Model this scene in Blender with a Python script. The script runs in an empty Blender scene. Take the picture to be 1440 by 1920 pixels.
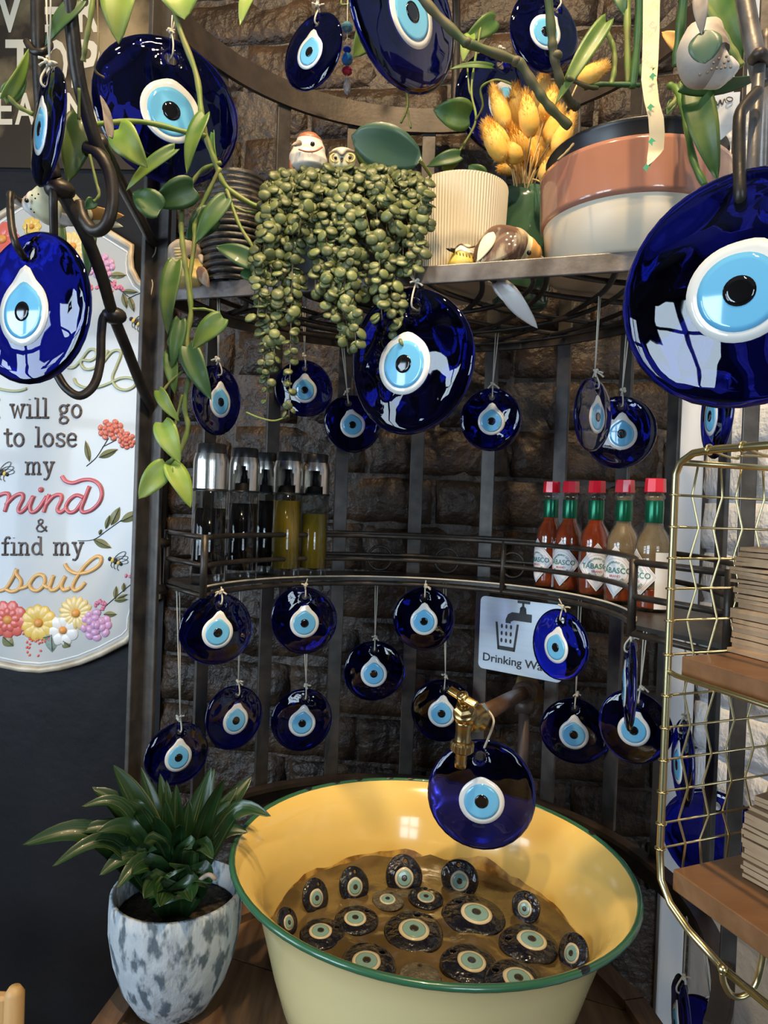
import bpy, bmesh, math, random
from mathutils import Vector, Matrix, Euler, noise
random.seed(7)
PI = math.pi
SC = bpy.context.scene
COL = SC.collection
V = Vector

# ------------------------------------------------------------------ camera
FPX = 1331.0                       # focal length in pixels of the 1440 x 1920 photograph
CAM = V((0, 0, 1.5))
PITCH = 15.0 / FPX                 # slightly downwards
ROLL = 0.037
fwd = V((0, math.cos(PITCH), -math.sin(PITCH)))
r0_ = V((1, 0, 0)); u0_ = r0_.cross(fwd)
RGT = r0_ * math.cos(ROLL) + u0_ * math.sin(ROLL)
UPV = u0_ * math.cos(ROLL) - r0_ * math.sin(ROLL)
cd = bpy.data.cameras.new('camera'); cam = bpy.data.objects.new('camera', cd); COL.objects.link(cam)
cd.sensor_fit = 'HORIZONTAL'; cd.sensor_width = 36.0; cd.lens = 36.0 * FPX / 1440.0
cd.clip_start = 0.02
M_ = Matrix((RGT, UPV, -fwd)).transposed().to_4x4(); M_.translation = CAM
cam.matrix_world = M_
SC.camera = cam

# ------------------------------------------------------------------ light, exposure
SC.view_settings.view_transform = 'Standard'; SC.view_settings.look = 'None'
SC.view_settings.gamma = 1.0; SC.view_settings.use_curve_mapping = False
SC.view_settings.exposure = 0.0
w = bpy.data.worlds.new('world'); SC.world = w; w.use_nodes = True
w.node_tree.nodes['Background'].inputs[0].default_value = (0.55, 0.62, 0.75, 1)
w.node_tree.nodes['Background'].inputs[1].default_value = 0.08

def area(name, loc, target, sx, sy, col, power):
    l = bpy.data.lights.new(name, 'AREA'); l.shape = 'RECTANGLE'; l.size = sx; l.size_y = sy
    l.color = col; l.energy = power
    o = bpy.data.objects.new(name, l); COL.objects.link(o); o.location = loc
    o.rotation_euler = (V(target) - V(loc)).to_track_quat('-Z', 'Y').to_euler()
    return o
def spot(name, loc, target, col, power, ang=70, rad=0.025):
    l = bpy.data.lights.new(name, 'SPOT'); l.color = col; l.energy = power; l.spot_size = math.radians(ang)
    l.spot_blend = 0.6; l.shadow_soft_size = rad
    o = bpy.data.objects.new(name, l); COL.objects.link(o); o.location = loc
    o.rotation_euler = (V(target) - V(loc)).to_track_quat('-Z', 'Y').to_euler()
    return o
DAY = (0.66, 0.83, 1.0); WARM = (1.0, 0.74, 0.42)
area('daylight_window_side', (-1.85, -0.95, 1.70), (0.05, 0.75, 1.45), 0.8, 1.15, DAY, 40)
area('daylight_window_left', (-2.0, 0.10, 1.50), (0.3, 0.85, 1.4), 0.6, 1.10, DAY, 21)
area('daylight_window_front', (0.85, -2.35, 1.80), (0.0, 0.9, 1.4), 0.8, 1.2, DAY, 38)
spot('ceiling_spot_light', (-0.28, 0.28, 2.75), (-0.12, 1.1, 1.95), WARM, 42, 75)
spot('ceiling_spot_light', (0.22, 0.30, 2.75), (0.15, 1.05, 1.9), WARM, 42, 75)
spot('ceiling_spot_light', (0.05, -0.05, 2.75), (0.05, 0.75, 1.1), WARM, 60, 60)

# ------------------------------------------------------------------ pixel -> place
def ray(px, py):
    return fwd + RGT * ((px - 720.0) / FPX) + UPV * ((960.0 - py) / FPX)
def P(px, py, Y):
    d = ray(px, py); return CAM + d * (Y / d.y)
def PP(px, py, p0, n):
    d = ray(px, py); return CAM + d * ((p0 - CAM).dot(n) / d.dot(n))
def PZ(px, py, z):
    d = ray(px, py); return CAM + d * ((z - CAM.z) / d.z)
RC = V((0.0275, 0.76, 0)); RB = 0.325; RF = 0.233     # half-round rack: centre, back radius, shelf front radius
def rack_Y(px, py, r):
    """depth at which the sight line through a pixel meets the rack's cylinder of radius r, far side"""
    d = ray(px, py); a = d.x * d.x + d.y * d.y; b = -(d.x * RC.x + d.y * RC.y); c = RC.x**2 + RC.y**2 - r * r
    disc = b * b - a * c
    t = (-b + math.sqrt(max(disc, 0))) / a
    return t * d.y
def rack(deg, r, z):
    a = math.radians(deg); return V((RC.x + r * math.cos(a), RC.y + r * math.sin(a), z))
def rack_deg(px, py, r=RB):
    Y = rack_Y(px, py, r); p = P(px, py, Y); return math.degrees(math.atan2(p.y - RC.y, p.x - RC.x))

# ------------------------------------------------------------------ materials
MATS = {}
def pm(name, col, rough=0.5, metal=0.0, col2=None, nscale=20.0, nlo=0.35, nhi=0.65, bump=0.0, bscale=60.0, coat=0.0,
       trans=0.0, ior=1.5, sss=0.0, rand=0.0, stretch=None, detail=6.0, bdist=0.002, spec=0.5, vc=False, emis=None):
    m = bpy.data.materials.new(name); m.use_nodes = True; nt = m.node_tree; N = nt.nodes; L = nt.links
    b = N['Principled BSDF']
    b.inputs['Base Color'].default_value = (*col, 1); b.inputs['Roughness'].default_value = rough
    b.inputs['Metallic'].default_value = metal; b.inputs['Coat Weight'].default_value = coat
    b.inputs['Coat Roughness'].default_value = 0.05; b.inputs['Transmission Weight'].default_value = trans
    b.inputs['IOR'].default_value = ior; b.inputs['Specular IOR Level'].default_value = spec
    if sss: b.inputs['Subsurface Weight'].default_value = sss; b.inputs['Subsurface Radius'].default_value = (0.004, 0.004, 0.002)
    if emis: b.inputs['Emission Color'].default_value = (*emis[0], 1); b.inputs['Emission Strength'].default_value = emis[1]
    src = None
    tc = N.new('ShaderNodeTexCoord'); vec = tc.outputs['Object']
    if stretch:
        mp = N.new('ShaderNodeMapping'); mp.inputs['Scale'].default_value = stretch; L.new(vec, mp.inputs[0]); vec = mp.outputs[0]
    if col2:
        nz = N.new('ShaderNodeTexNoise'); nz.inputs['Scale'].default_value = nscale; nz.inputs['Detail'].default_value = detail
        L.new(vec, nz.inputs['Vector'])
        cr = N.new('ShaderNodeValToRGB'); cr.color_ramp.elements[0].position = nlo; cr.color_ramp.elements[1].position = nhi
        cr.color_ramp.elements[0].color = (*col, 1); cr.color_ramp.elements[1].color = (*col2, 1)
        L.new(nz.outputs['Fac'], cr.inputs[0]); src = cr.outputs[0]
    if rand:
        oi = N.new('ShaderNodeObjectInfo'); hs = N.new('ShaderNodeHueSaturation')
        mr = N.new('ShaderNodeMapRange'); mr.inputs['To Min'].default_value = 1 - rand; mr.inputs['To Max'].default_value = 1 + rand
        L.new(oi.outputs['Random'], mr.inputs[0]); L.new(mr.outputs[0], hs.inputs['Value'])
        if src: L.new(src, hs.inputs['Color'])
        else: hs.inputs['Color'].default_value = (*col, 1)
        src = hs.outputs[0]
    if src: L.new(src, b.inputs['Base Color'])
    if bump:
        bz = N.new('ShaderNodeTexNoise'); bz.inputs['Scale'].default_value = bscale; bz.inputs['Detail'].default_value = 5
        L.new(vec, bz.inputs['Vector'])
        bp = N.new('ShaderNodeBump'); bp.inputs['Strength'].default_value = bump; bp.inputs['Distance'].default_value = bdist
        L.new(bz.outputs['Fac'], bp.inputs['Height']); L.new(bp.outputs[0], b.inputs['Normal'])
    MATS[name] = m
    return m
pm('brick', (0.0216, 0.0126, 0.0072), 0.46, col2=(0.0684, 0.0389, 0.0209), nscale=24, nlo=0.42, nhi=0.75, bump=1.0, bscale=55, bdist=0.008, rand=0.30, spec=0.38)
pm('mortar', (0.0245, 0.0166, 0.0115), 0.5, col2=(0.0612, 0.0418, 0.0288), nscale=30, bump=1.0, bscale=60, bdist=0.008)
pm('black_paint', (0.0070, 0.0072, 0.0092), 0.55, col2=(0.011, 0.0112, 0.014), nscale=5, bump=0.35, bscale=40, bdist=0.003, spec=0.25)
pm('white_brick', (0.82, 0.82, 0.81), 0.5, col2=(0.90, 0.89, 0.88), nscale=16, bump=0.9, bscale=80, bdist=0.006, rand=0.06)
pm('white_mortar', (0.72, 0.73, 0.75), 0.6, bump=0.6, bscale=80)
pm('white_trim', (0.84, 0.85, 0.86), 0.45, col2=(0.76, 0.77, 0.78), nscale=20, stretch=(1, 1, 0.08))
pm('iron', (0.026, 0.021, 0.017), 0.40, 0.3, col2=(0.050, 0.040, 0.032), nscale=60, bump=0.25, bscale=200, bdist=0.001)
pm('iron_brown', (0.040, 0.029, 0.022), 0.45, 0.25, col2=(0.065, 0.048, 0.036), nscale=40, bump=0.25, bscale=200, bdist=0.001)
pm('steel_bar', (0.10, 0.085, 0.075), 0.42, 0.6, col2=(0.26, 0.235, 0.22), nscale=28, bump=0.3, bscale=160, bdist=0.001)
pm('strap_steel', (0.050, 0.043, 0.038), 0.42, 0.4, col2=(0.085, 0.074, 0.064), nscale=50, bump=0.2, bscale=160, bdist=0.001)
pm('cobalt', (0.008, 0.013, 0.33), 0.02, trans=1.0, ior=1.5)
pm('eye_white', (0.80, 0.80, 0.76), 0.08, coat=0.6)
pm('eye_blue', (0.16, 0.50, 0.78), 0.06, coat=0.6)
pm('eye_black', (0.006, 0.006, 0.007), 0.05, coat=0.6)
pm('old_cobalt', (0.004, 0.004, 0.010), 0.12, col2=(0.05, 0.042, 0.032), nscale=2.5, nlo=0.60, nhi=0.82, bump=0.25, bscale=6, bdist=0.05, coat=0.5)
pm('old_dull', (0.05, 0.045, 0.035), 0.35, col2=(0.13, 0.11, 0.08), nscale=2.5, bump=0.4, bscale=6, bdist=0.05, coat=0.3)
pm('old_white', (0.60, 0.54, 0.40), 0.2, coat=0.3)
pm('old_blue', (0.20, 0.36, 0.36), 0.2, coat=0.4)
pm('old_black', (0.03, 0.026, 0.022), 0.2, coat=0.3)
pm('cord', (0.62, 0.57, 0.46), 0.85)
pm('twine', (0.50, 0.42, 0.30), 0.9)
pm('enamel_in', (0.84, 0.58, 0.165), 0.16, coat=0.5, col2=(0.85, 0.61, 0.19), nscale=6)
pm('enamel_out', (0.90, 0.74, 0.36), 0.18, coat=0.5)
pm('enamel_rim', (0.035, 0.13, 0.065), 0.25, coat=0.5)
pm('silt', (0.085, 0.058, 0.024), 0.16, col2=(0.19, 0.125, 0.05), nscale=16, nlo=0.42, nhi=0.75, bump=0.5, bscale=40, bdist=0.004, coat=0.5)
pm('tide_stain', (0.22, 0.11, 0.025), 0.4, col2=(0.60, 0.38, 0.10), nscale=50, nlo=0.4, nhi=0.6)
pm('brass', (0.52, 0.37, 0.16), 0.28, 1.0, col2=(0.40, 0.28, 0.13), nscale=40, bump=0.1, bscale=200)
pm('brass_bright', (0.78, 0.56, 0.22), 0.2, 1.0)
pm('copper_pipe', (0.16, 0.085, 0.045), 0.4, 0.6, col2=(0.10, 0.055, 0.035), nscale=30)
pm('iron_pipe', (0.075, 0.05, 0.042), 0.5, 0.2)
pm('gold_wire', (0.66, 0.55, 0.29), 0.30, 1.0)
pm('walnut', (0.20, 0.090, 0.036), 0.42, col2=(0.27, 0.13, 0.055), nscale=9, stretch=(1, 8, 8), coat=0.1)
pm('kraft', (0.42, 0.265, 0.145), 0.85, col2=(0.50, 0.33, 0.19), nscale=30, rand=0.07, bump=0.3, bscale=120)
pm('barrel_wood', (0.085, 0.042, 0.019), 0.5, col2=(0.19, 0.105, 0.052), nscale=7, nlo=0.3, nhi=0.7, stretch=(14, 1.4, 6), bump=0.4, bscale=12, rand=0.15)
pm('pale_wood', (0.55, 0.33, 0.13), 0.5, col2=(0.62, 0.39, 0.17), nscale=10, stretch=(6, 6, 1))
pm('pot_patina', (0.10, 0.13, 0.155), 0.75, col2=(0.46, 0.50, 0.53), nscale=75, nlo=0.40, nhi=0.50, stretch=(1, 1, 0.45), bump=1.0, bscale=60, bdist=0.005, detail=10)
pm('soil', (0.020, 0.013, 0.008), 0.95, col2=(0.07, 0.05, 0.03), nscale=120, bump=1.0, bscale=150, bdist=0.006)
def striped_leaf(name, c0, c1):
    m = pm(name, c0, 0.36, coat=0.1); N = m.node_tree.nodes; L = m.node_tree.links
    at = N.new('ShaderNodeAttribute'); at.attribute_name = 'blade'
    mp = N.new('ShaderNodeMapping'); mp.inputs['Scale'].default_value = (1.2, 7.0, 1.0)
    nz = N.new('ShaderNodeTexNoise'); nz.inputs['Scale'].default_value = 1.0; nz.inputs['Detail'].default_value = 2; nz.noise_dimensions = '4D'
    oi = N.new('ShaderNodeObjectInfo'); ml = N.new('ShaderNodeMath'); ml.operation = 'MULTIPLY'; ml.inputs[1].default_value = 40
    L.new(oi.outputs['Random'], ml.inputs[0]); L.new(ml.outputs[0], nz.inputs['W']); L.new(at.outputs['Vector'], mp.inputs[0]); L.new(mp.outputs[0], nz.inputs['Vector'])
    cr = N.new('ShaderNodeValToRGB'); cr.color_ramp.elements[0].position = 0.56; cr.color_ramp.elements[1].position = 0.72; cr.color_ramp.elements[0].color = (*c0, 1); cr.color_ramp.elements[1].color = (*c1, 1)
    L.new(nz.outputs['Fac'], cr.inputs[0]); L.new(cr.outputs[0], N['Principled BSDF'].inputs['Base Color'])
striped_leaf('dracaena', (0.012, 0.040, 0.010), (0.12, 0.13, 0.045))
pm('pothos', (0.0432, 0.1116, 0.0158), 0.46, col2=(0.1728, 0.2376, 0.0396), nscale=22, nlo=0.45, nhi=0.8, coat=0.04, rand=0.25, sss=0.0)
pm('pothos_light', (0.1650, 0.2700, 0.0338), 0.46, col2=(0.3150, 0.3600, 0.0900), nscale=18, nlo=0.45, nhi=0.75, coat=0.04, rand=0.15)
pm('pothos_dark', (0.0176, 0.0680, 0.0176), 0.46, col2=(0.0480, 0.1120, 0.0240), nscale=18, coat=0.04, rand=0.2)
pm('philodendron', (0.035, 0.085, 0.050), 0.4, col2=(0.055, 0.115, 0.065), nscale=10, coat=0.1)
pm('vine_stem', (0.13, 0.22, 0.035), 0.5, col2=(0.20, 0.20, 0.06), nscale=40)
pm('woody_stem', (0.045, 0.075, 0.020), 0.6, col2=(0.10, 0.075, 0.035), nscale=30)
pm('bead_leaf', (0.0978, 0.1275, 0.0382), 0.45, col2=(0.2890, 0.3060, 0.1360), nscale=160, nlo=0.45, nhi=0.75, coat=0.1, rand=0.35)
pm('bead_stem', (0.22, 0.17, 0.09), 0.6)
pm('dark_pot', (0.020, 0.020, 0.022), 0.5, bump=0.2, bscale=60)
pm('ribbed_black', (0.030, 0.027, 0.025), 0.42, 0.2, col2=(0.17, 0.13, 0.09), nscale=60, nlo=0.55, nhi=0.8, bump=0.5, bscale=120)
pm('ribbed_cream', (0.6160, 0.5456, 0.4048), 0.55)
pm('green_glaze', (0.0495, 0.1215, 0.0765), 0.18, coat=0.6)
pm('pink_glaze', (0.3276, 0.1443, 0.0975), 0.16, coat=0.7, col2=(0.3744, 0.1794, 0.1209), nscale=9)
pm('cream_glaze', (0.6160, 0.5280, 0.3960), 0.4, col2=(0.6512, 0.5720, 0.4400), nscale=12)
pm('grass_head', (0.74, 0.42, 0.065), 0.9, col2=(0.82, 0.52, 0.14), nscale=60, rand=0.12)
pm('grass_stem', (0.70, 0.50, 0.22), 0.8)
pm('paper_tape', (0.80, 0.66, 0.42), 0.8)
pm('green_ink', (0.05, 0.32, 0.17), 0.7)
pm('faint_ink', (0.52, 0.54, 0.30), 0.8)
pm('sign_enamel', (0.5160, 0.5246, 0.5160), 0.28, col2=(0.3784, 0.4214, 0.4816), nscale=3.2, nlo=0.46, nhi=0.75, coat=0.3, detail=2)
pm('sign_rim', (0.46, 0.36, 0.25), 0.5, 0.2, col2=(0.68, 0.60, 0.46), nscale=30)
pm('ink_grey', (0.105, 0.085, 0.085), 0.45)
pm('ink_black', (0.020, 0.022, 0.024), 0.45)
pm('ink_red', (0.62, 0.13, 0.15), 0.32, coat=0.3)
pm('ink_orange', (0.74, 0.43, 0.14), 0.32, coat=0.3)
pm('ink_sage', (0.42, 0.46, 0.26), 0.32, coat=0.3)
pm('petal_red', (0.68, 0.14, 0.11), 0.35, coat=0.3); pm('petal_coral', (0.72, 0.22, 0.16), 0.35, coat=0.3)
pm('petal_yellow', (0.80, 0.55, 0.12), 0.35, coat=0.3); pm('petal_pale', (0.78, 0.60, 0.25), 0.35, coat=0.3)
pm('petal_pink', (0.66, 0.36, 0.58), 0.35, coat=0.3); pm('petal_white', (0.80, 0.79, 0.77), 0.35, coat=0.3)
pm('petal_rose', (0.66, 0.18, 0.28), 0.35, coat=0.3); pm('petal_heart', (0.72, 0.32, 0.07), 0.4)
pm('sign_leaf', (0.22, 0.22, 0.10), 0.4, coat=0.2); pm('sign_leaf_blue', (0.24, 0.32, 0.27), 0.4, coat=0.2)
pm('poster', (0.035, 0.024, 0.015), 0.38, col2=(0.34, 0.25, 0.13), nscale=7, nlo=0.48, nhi=0.68, coat=0.2)
pm('poster_ink', (0.68, 0.60, 0.46), 0.55)
pm('plate_metal', (0.56, 0.62, 0.68), 0.36, 0.30, col2=(0.62, 0.68, 0.73), nscale=4, stretch=(1, 1, 30))
def clear_glass(name, tint, gloss=0.9):
    m = bpy.data.materials.new(name); m.use_nodes = True; nt = m.node_tree; N = nt.nodes; L = nt.links
    N.remove(N['Principled BSDF']); out = N['Material Output']
    tr = N.new('ShaderNodeBsdfTransparent'); tr.inputs[0].default_value = (*tint, 1)
    gl = N.new('ShaderNodeBsdfGlossy'); gl.inputs['Roughness'].default_value = 0.02
    lw = N.new('ShaderNodeLayerWeight'); lw.inputs[0].default_value = 0.5; pw_ = N.new('ShaderNodeMath'); pw_.operation = 'POWER'; pw_.inputs[1].default_value = 4.0; L.new(lw.outputs['Facing'], pw_.inputs[0])
    fr = N.new('ShaderNodeMath'); fr.operation = 'MULTIPLY_ADD'; fr.inputs[1].default_value = 0.6; fr.inputs[2].default_value = 0.035; L.new(pw_.outputs[0], fr.inputs[0])
    mx = N.new('ShaderNodeMixShader'); L.new(fr.outputs[0], mx.inputs[0]); L.new(tr.outputs[0], mx.inputs[1]); L.new(gl.outputs[0], mx.inputs[2]); L.new(mx.outputs[0], out.inputs[0])
    MATS[name] = m
clear_glass('bottle_glass', (0.93, 0.95, 0.95))
pm('vinegar', (0.004, 0.003, 0.004), 0.08)
pm('olive_oil', (0.26, 0.17, 0.012), 0.08, coat=0.3)
pm('cap_steel', (0.66, 0.63, 0.58), 0.24, 1.0, stretch=(1, 1, 0.02), bump=0.15, bscale=400)
pm('black_plastic', (0.012, 0.012, 0.013), 0.35)
pm('hot_sauce', (0.26, 0.034, 0.008), 0.12, coat=0.4, col2=(0.32, 0.05, 0.012), nscale=30)
m_ = pm('sauce_film', (0.46, 0.27, 0.12), 0.3, col2=(0.58, 0.40, 0.22), nscale=60)
m_.node_tree.nodes['Principled BSDF'].inputs['Alpha'].default_value = 0.45
pm('cap_red', (0.68, 0.012, 0.030), 0.22, coat=0.4)
pm('foil_green', (0.008, 0.13, 0.065), 0.26, 0.6)
pm('label_white', (0.80, 0.79, 0.78), 0.5); pm('label_red', (0.62, 0.12, 0.12), 0.5); pm('label_green', (0.045, 0.20, 0.13), 0.5)
pm('bird_white', (0.74, 0.70, 0.64), 0.35, coat=0.3); pm('bird_rust', (0.38, 0.13, 0.065), 0.45, coat=0.2)
pm('bird_yellow', (0.80, 0.60, 0.14), 0.45); pm('bird_cream', (0.78, 0.72, 0.46), 0.5)
pm('bird_grey', (0.22, 0.18, 0.15), 0.6, col2=(0.34, 0.28, 0.22), nscale=90); pm('bird_orange', (0.66, 0.33, 0.09), 0.6)
pm('bird_brown', (0.13, 0.065, 0.04), 0.6, col2=(0.42, 0.34, 0.22), nscale=60, nlo=0.5, nhi=0.6, stretch=(1, 1, 0.3))
pm('bird_speckle', (0.52, 0.46, 0.38), 0.6, col2=(0.34, 0.28, 0.24), nscale=30); pm('bird_dark', (0.015, 0.013, 0.012), 0.25)
pm('bird_pink', (0.56, 0.30, 0.22), 0.5); pm('bird_yolk', (0.74, 0.56, 0.20), 0.5)
pm('jade_leaf', (0.060, 0.115, 0.075), 0.4, col2=(0.10, 0.16, 0.09), nscale=20)
pm('bead_aqua', (0.25, 0.60, 0.72), 0.05, trans=0.6); pm('bead_turq', (0.08, 0.50, 0.58), 0.2, coat=0.5)
pm('bead_red', (0.55, 0.03, 0.05), 0.1, coat=0.5); pm('bead_blue', (0.02, 0.08, 0.45), 0.08, coat=0.5); pm('bead_clear', (0.9, 0.9, 0.9), 0.03, trans=0.9)
pm('floor_wood', (0.10, 0.06, 0.035), 0.5, col2=(0.16, 0.10, 0.06), nscale=6, stretch=(10, 1, 1))
pm('room_wall', (0.22, 0.20, 0.18), 0.8); pm('ceiling_paint', (0.18, 0.17, 0.16), 0.8)
pm('lamp_black', (0.02, 0.02, 0.02), 0.5)

# ------------------------------------------------------------------ mesh helpers
WM = {}
def finish(o, parent, M):
    COL.objects.link(o)
    if parent is not None:
        o.parent = parent; o.matrix_parent_inverse = WM[parent.name].inverted()
    o.matrix_basis = M; WM[o.name] = M.copy()
    return o
def root(name, loc, label, cat, group=None):
    o = bpy.data.objects.new(name, None); o.empty_display_size = 0.01
    finish(o, None, Matrix.Translation(V(loc)))
    o['label'] = label; o['category'] = cat
    if group: o['group'] = group
    return o
def tag(o, label=None, cat=None, group=None, kind=None):
    if label: o['label'] = label
    if cat: o['category'] = cat
    if group: o['group'] = group
    if kind: o['kind'] = kind
    return o
def raw_mesh(name, vs, fs, mats, smooth=True, fmat=None):
    me = bpy.data.meshes.new(name); me.from_pydata([tuple(v) for v in vs], [], fs)
    if not isinstance(mats, (list, tuple)): mats = [mats]
    for m in mats: me.materials.append(MATS[m])
    if smooth: me.polygons.foreach_set('use_smooth', [True] * len(me.polygons))
    if fmat: me.polygons.foreach_set('material_index', fmat)
    me.update(); return me
def put(name, me, parent=None, M=None):
    o = bpy.data.objects.new(name, me); return finish(o, parent, M if M is not None else Matrix.Identity(4))
class MB:
    def __init__(s): s.v = []; s.f = []; s.m = []
    def add(s, vs, fs, mi=0):
        n = len(s.v); s.v += [V(v) for v in vs]; s.f += [tuple(i + n for i in f) for f in fs]; s.m += [mi] * len(fs); return s
    def build(s, name, mats, parent=None, smooth=True, label=None, cat=None, group=None, kind=None, sharp=None):
        c = sum(s.v, V()) / len(s.v)
        me = raw_mesh(name, [v - c for v in s.v], s.f, mats, smooth, s.m)
        if sharp:
            try: me.set_sharp_from_angle(angle=math.radians(sharp))
            except Exception: pass
        o = put(name, me, parent, Matrix.Translation(c))
        return tag(o, label, cat, group, kind)
    def tube(s, pts, r, seg=8, closed=False, mi=0, flat=None, capped=True):
        """tube through pts; flat=(normal, factor) squashes the section along a direction"""
        pts = [V(p) for p in pts]; n = len(pts)
        rs = r if isinstance(r, (list, tuple)) else [r] * n
        vs, fs = [], []; up = None
        for i in range(n):
            if closed: t = pts[(i + 1) % n] - pts[i - 1]
            else: t = pts[min(i + 1, n - 1)] - pts[max(i - 1, 0)]
            if t.length < 1e-9: t = V((0, 0, 1))
            t.normalize()
            if up is None:
                up = V((0, 0, 1)) if abs(t.z) < 0.9 else V((1, 0, 0))
            a = up - t * up.dot(t)
            if a.length < 1e-6: a = t.orthogonal()
            a.normalize(); b = t.cross(a); up = a
            for k in range(seg):
                an = 2 * PI * k / seg; off = (a * math.cos(an) + b * math.sin(an)) * rs[i]
                if flat: off = off - flat[0] * (off.dot(flat[0]) * (1 - flat[1]))
                vs.append(pts[i] + off)
        m = n if closed else n - 1
        for i in range(m):
            j = (i + 1) % n
            for k in range(seg):
                l = (k + 1) % seg; fs.append((i * seg + k, i * seg + l, j * seg + l, j * seg + k))
        if not closed and capped:
            fs.append(tuple(reversed(range(seg)))); fs.append(tuple(range((n - 1) * seg, n * seg)))
        return s.add(vs, fs, mi)
    def lathe(s, prof, seg=32, M=None, mi=0, closed_ends=True, shape=None):
        """prof: [(r, z)], turned about z, then moved by M"""
        M = M or Matrix.Identity(4); vs, fs = [], []
        for i, (r, z) in enumerate(prof):
            for k in range(seg):
                a = 2 * PI * k / seg; q = shape(a, i) if shape else 1.0
                vs.append(M @ V((r * q * math.cos(a), r * q * math.sin(a), z)))
        for i in range(len(prof) - 1):
            for k in range(seg):
                l = (k + 1) % seg; fs.append((i * seg + k, i * seg + l, (i + 1) * seg + l, (i + 1) * seg + k))
        if closed_ends:
            if prof[0][0] > 1e-6: fs.append(tuple(reversed(range(seg))))
            if prof[-1][0] > 1e-6: n = len(prof) - 1; fs.append(tuple(range(n * seg, (n + 1) * seg)))
        return s.add(vs, fs, mi)
    def box(s, c, size, R=None, mi=0, bev=0.0):
        R = R or Matrix.Identity(3); c = V(c); hx, hy, hz = [q / 2 for q in size]
        bm = bmesh.new(); bmesh.ops.create_cube(bm, size=1.0)
        for v in bm.verts: v.co = V((v.co.x * size[0], v.co.y * size[1], v.co.z * size[2]))
        if bev: bmesh.ops.bevel(bm, geom=bm.edges[:], offset=bev, segments=2, affect='EDGES', profile=0.5)
        bm.verts.index_update()
        vs = [c + R @ v.co for v in bm.verts]; fs = [tuple(v.index for v in f.verts) for f in bm.faces]; bm.free()
        return s.add(vs, fs, mi)
    def ball(s, c, rad, R=None, seg=12, rings=8, mi=0):
        R = R or Matrix.Identity(3); c = V(c)
        if not isinstance(rad, (list, tuple)): rad = (rad,) * 3
        vs = [c + R @ V((0, 0, rad[2]))]; fs = []
        for i in range(1, rings):
            t = PI * i / rings
            for k in range(seg):
                a = 2 * PI * k / seg
                vs.append(c + R @ V((rad[0] * math.sin(t) * math.cos(a), rad[1] * math.sin(t) * math.sin(a), rad[2] * math.cos(t))))
        vs.append(c + R @ V((0, 0, -rad[2])))
        for k in range(seg): fs.append((0, 1 + k, 1 + (k + 1) % seg))
        for i in range(rings - 2):
            for k in range(seg):
                l = (k + 1) % seg; a = 1 + i * seg
                fs.append((a + k, a + seg + k, a + seg + l, a + l))
        a = 1 + (rings - 2) * seg
        for k in range(seg): fs.append((a + k, len(vs) - 1, a + (k + 1) % seg))
        return s.add(vs, fs, mi)
    def slab(s, pts, n, th, mi=0):
        """flat polygon pts (world) given thickness th along -n (pts is the front)"""
        k = len(pts); vs = [V(p) for p in pts] + [V(p) - n * th for p in pts]
        fs = [tuple(range(k)), tuple(reversed(range(k, 2 * k)))]
        for i in range(k):
            j = (i + 1) % k; fs.append((i, i + k, j + k, j))
        return s.add(vs, fs, mi)
def crv(pts, n=8, closed=False):
    """Catmull-Rom through pts"""
    pts = [V(p) for p in pts]; out = []; N = len(pts)
    rng = N if closed else N - 1
    for i in range(rng):
        if closed: p0, p1, p2, p3 = pts[i - 1], pts[i], pts[(i + 1) % N], pts[(i + 2) % N]
        else: p0, p1, p2, p3 = pts[max(i - 1, 0)], pts[i], pts[i + 1], pts[min(i + 2, N - 1)]
        for k in range(n):
            t = k / n
            out.append(0.5 * ((2 * p1) + (p2 - p0) * t + (2 * p0 - 5 * p1 + 4 * p2 - p3) * t * t + (3 * p1 - p0 - 3 * p2 + p3) * t**3))
    if not closed: out.append(pts[-1])
    return out
def basis(x, y, z, o=None):
    M = Matrix((x, y, z)).transposed().to_4x4()
    if o is not None: M.translation = o
    return M
def lerp(a, b, t): return a + (b - a) * t
def text_geo(s, size=1.0, bold=0.0, align='CENTER', res=3):
    cu = bpy.data.curves.new('t', 'FONT'); cu.body = s; cu.size = size; cu.offset = bold; cu.align_x = align
    cu.resolution_u = res
    o = bpy.data.objects.new('t', cu); COL.objects.link(o)
    dg = bpy.context.evaluated_depsgraph_get()
    me = bpy.data.meshes.new_from_object(o.evaluated_get(dg))
    vs = [v.co.copy() for v in me.vertices]; fs = [tuple(p.vertices) for p in me.polygons]
    bpy.data.objects.remove(o); bpy.data.curves.remove(cu); bpy.data.meshes.remove(me)
    return vs, fs
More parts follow.
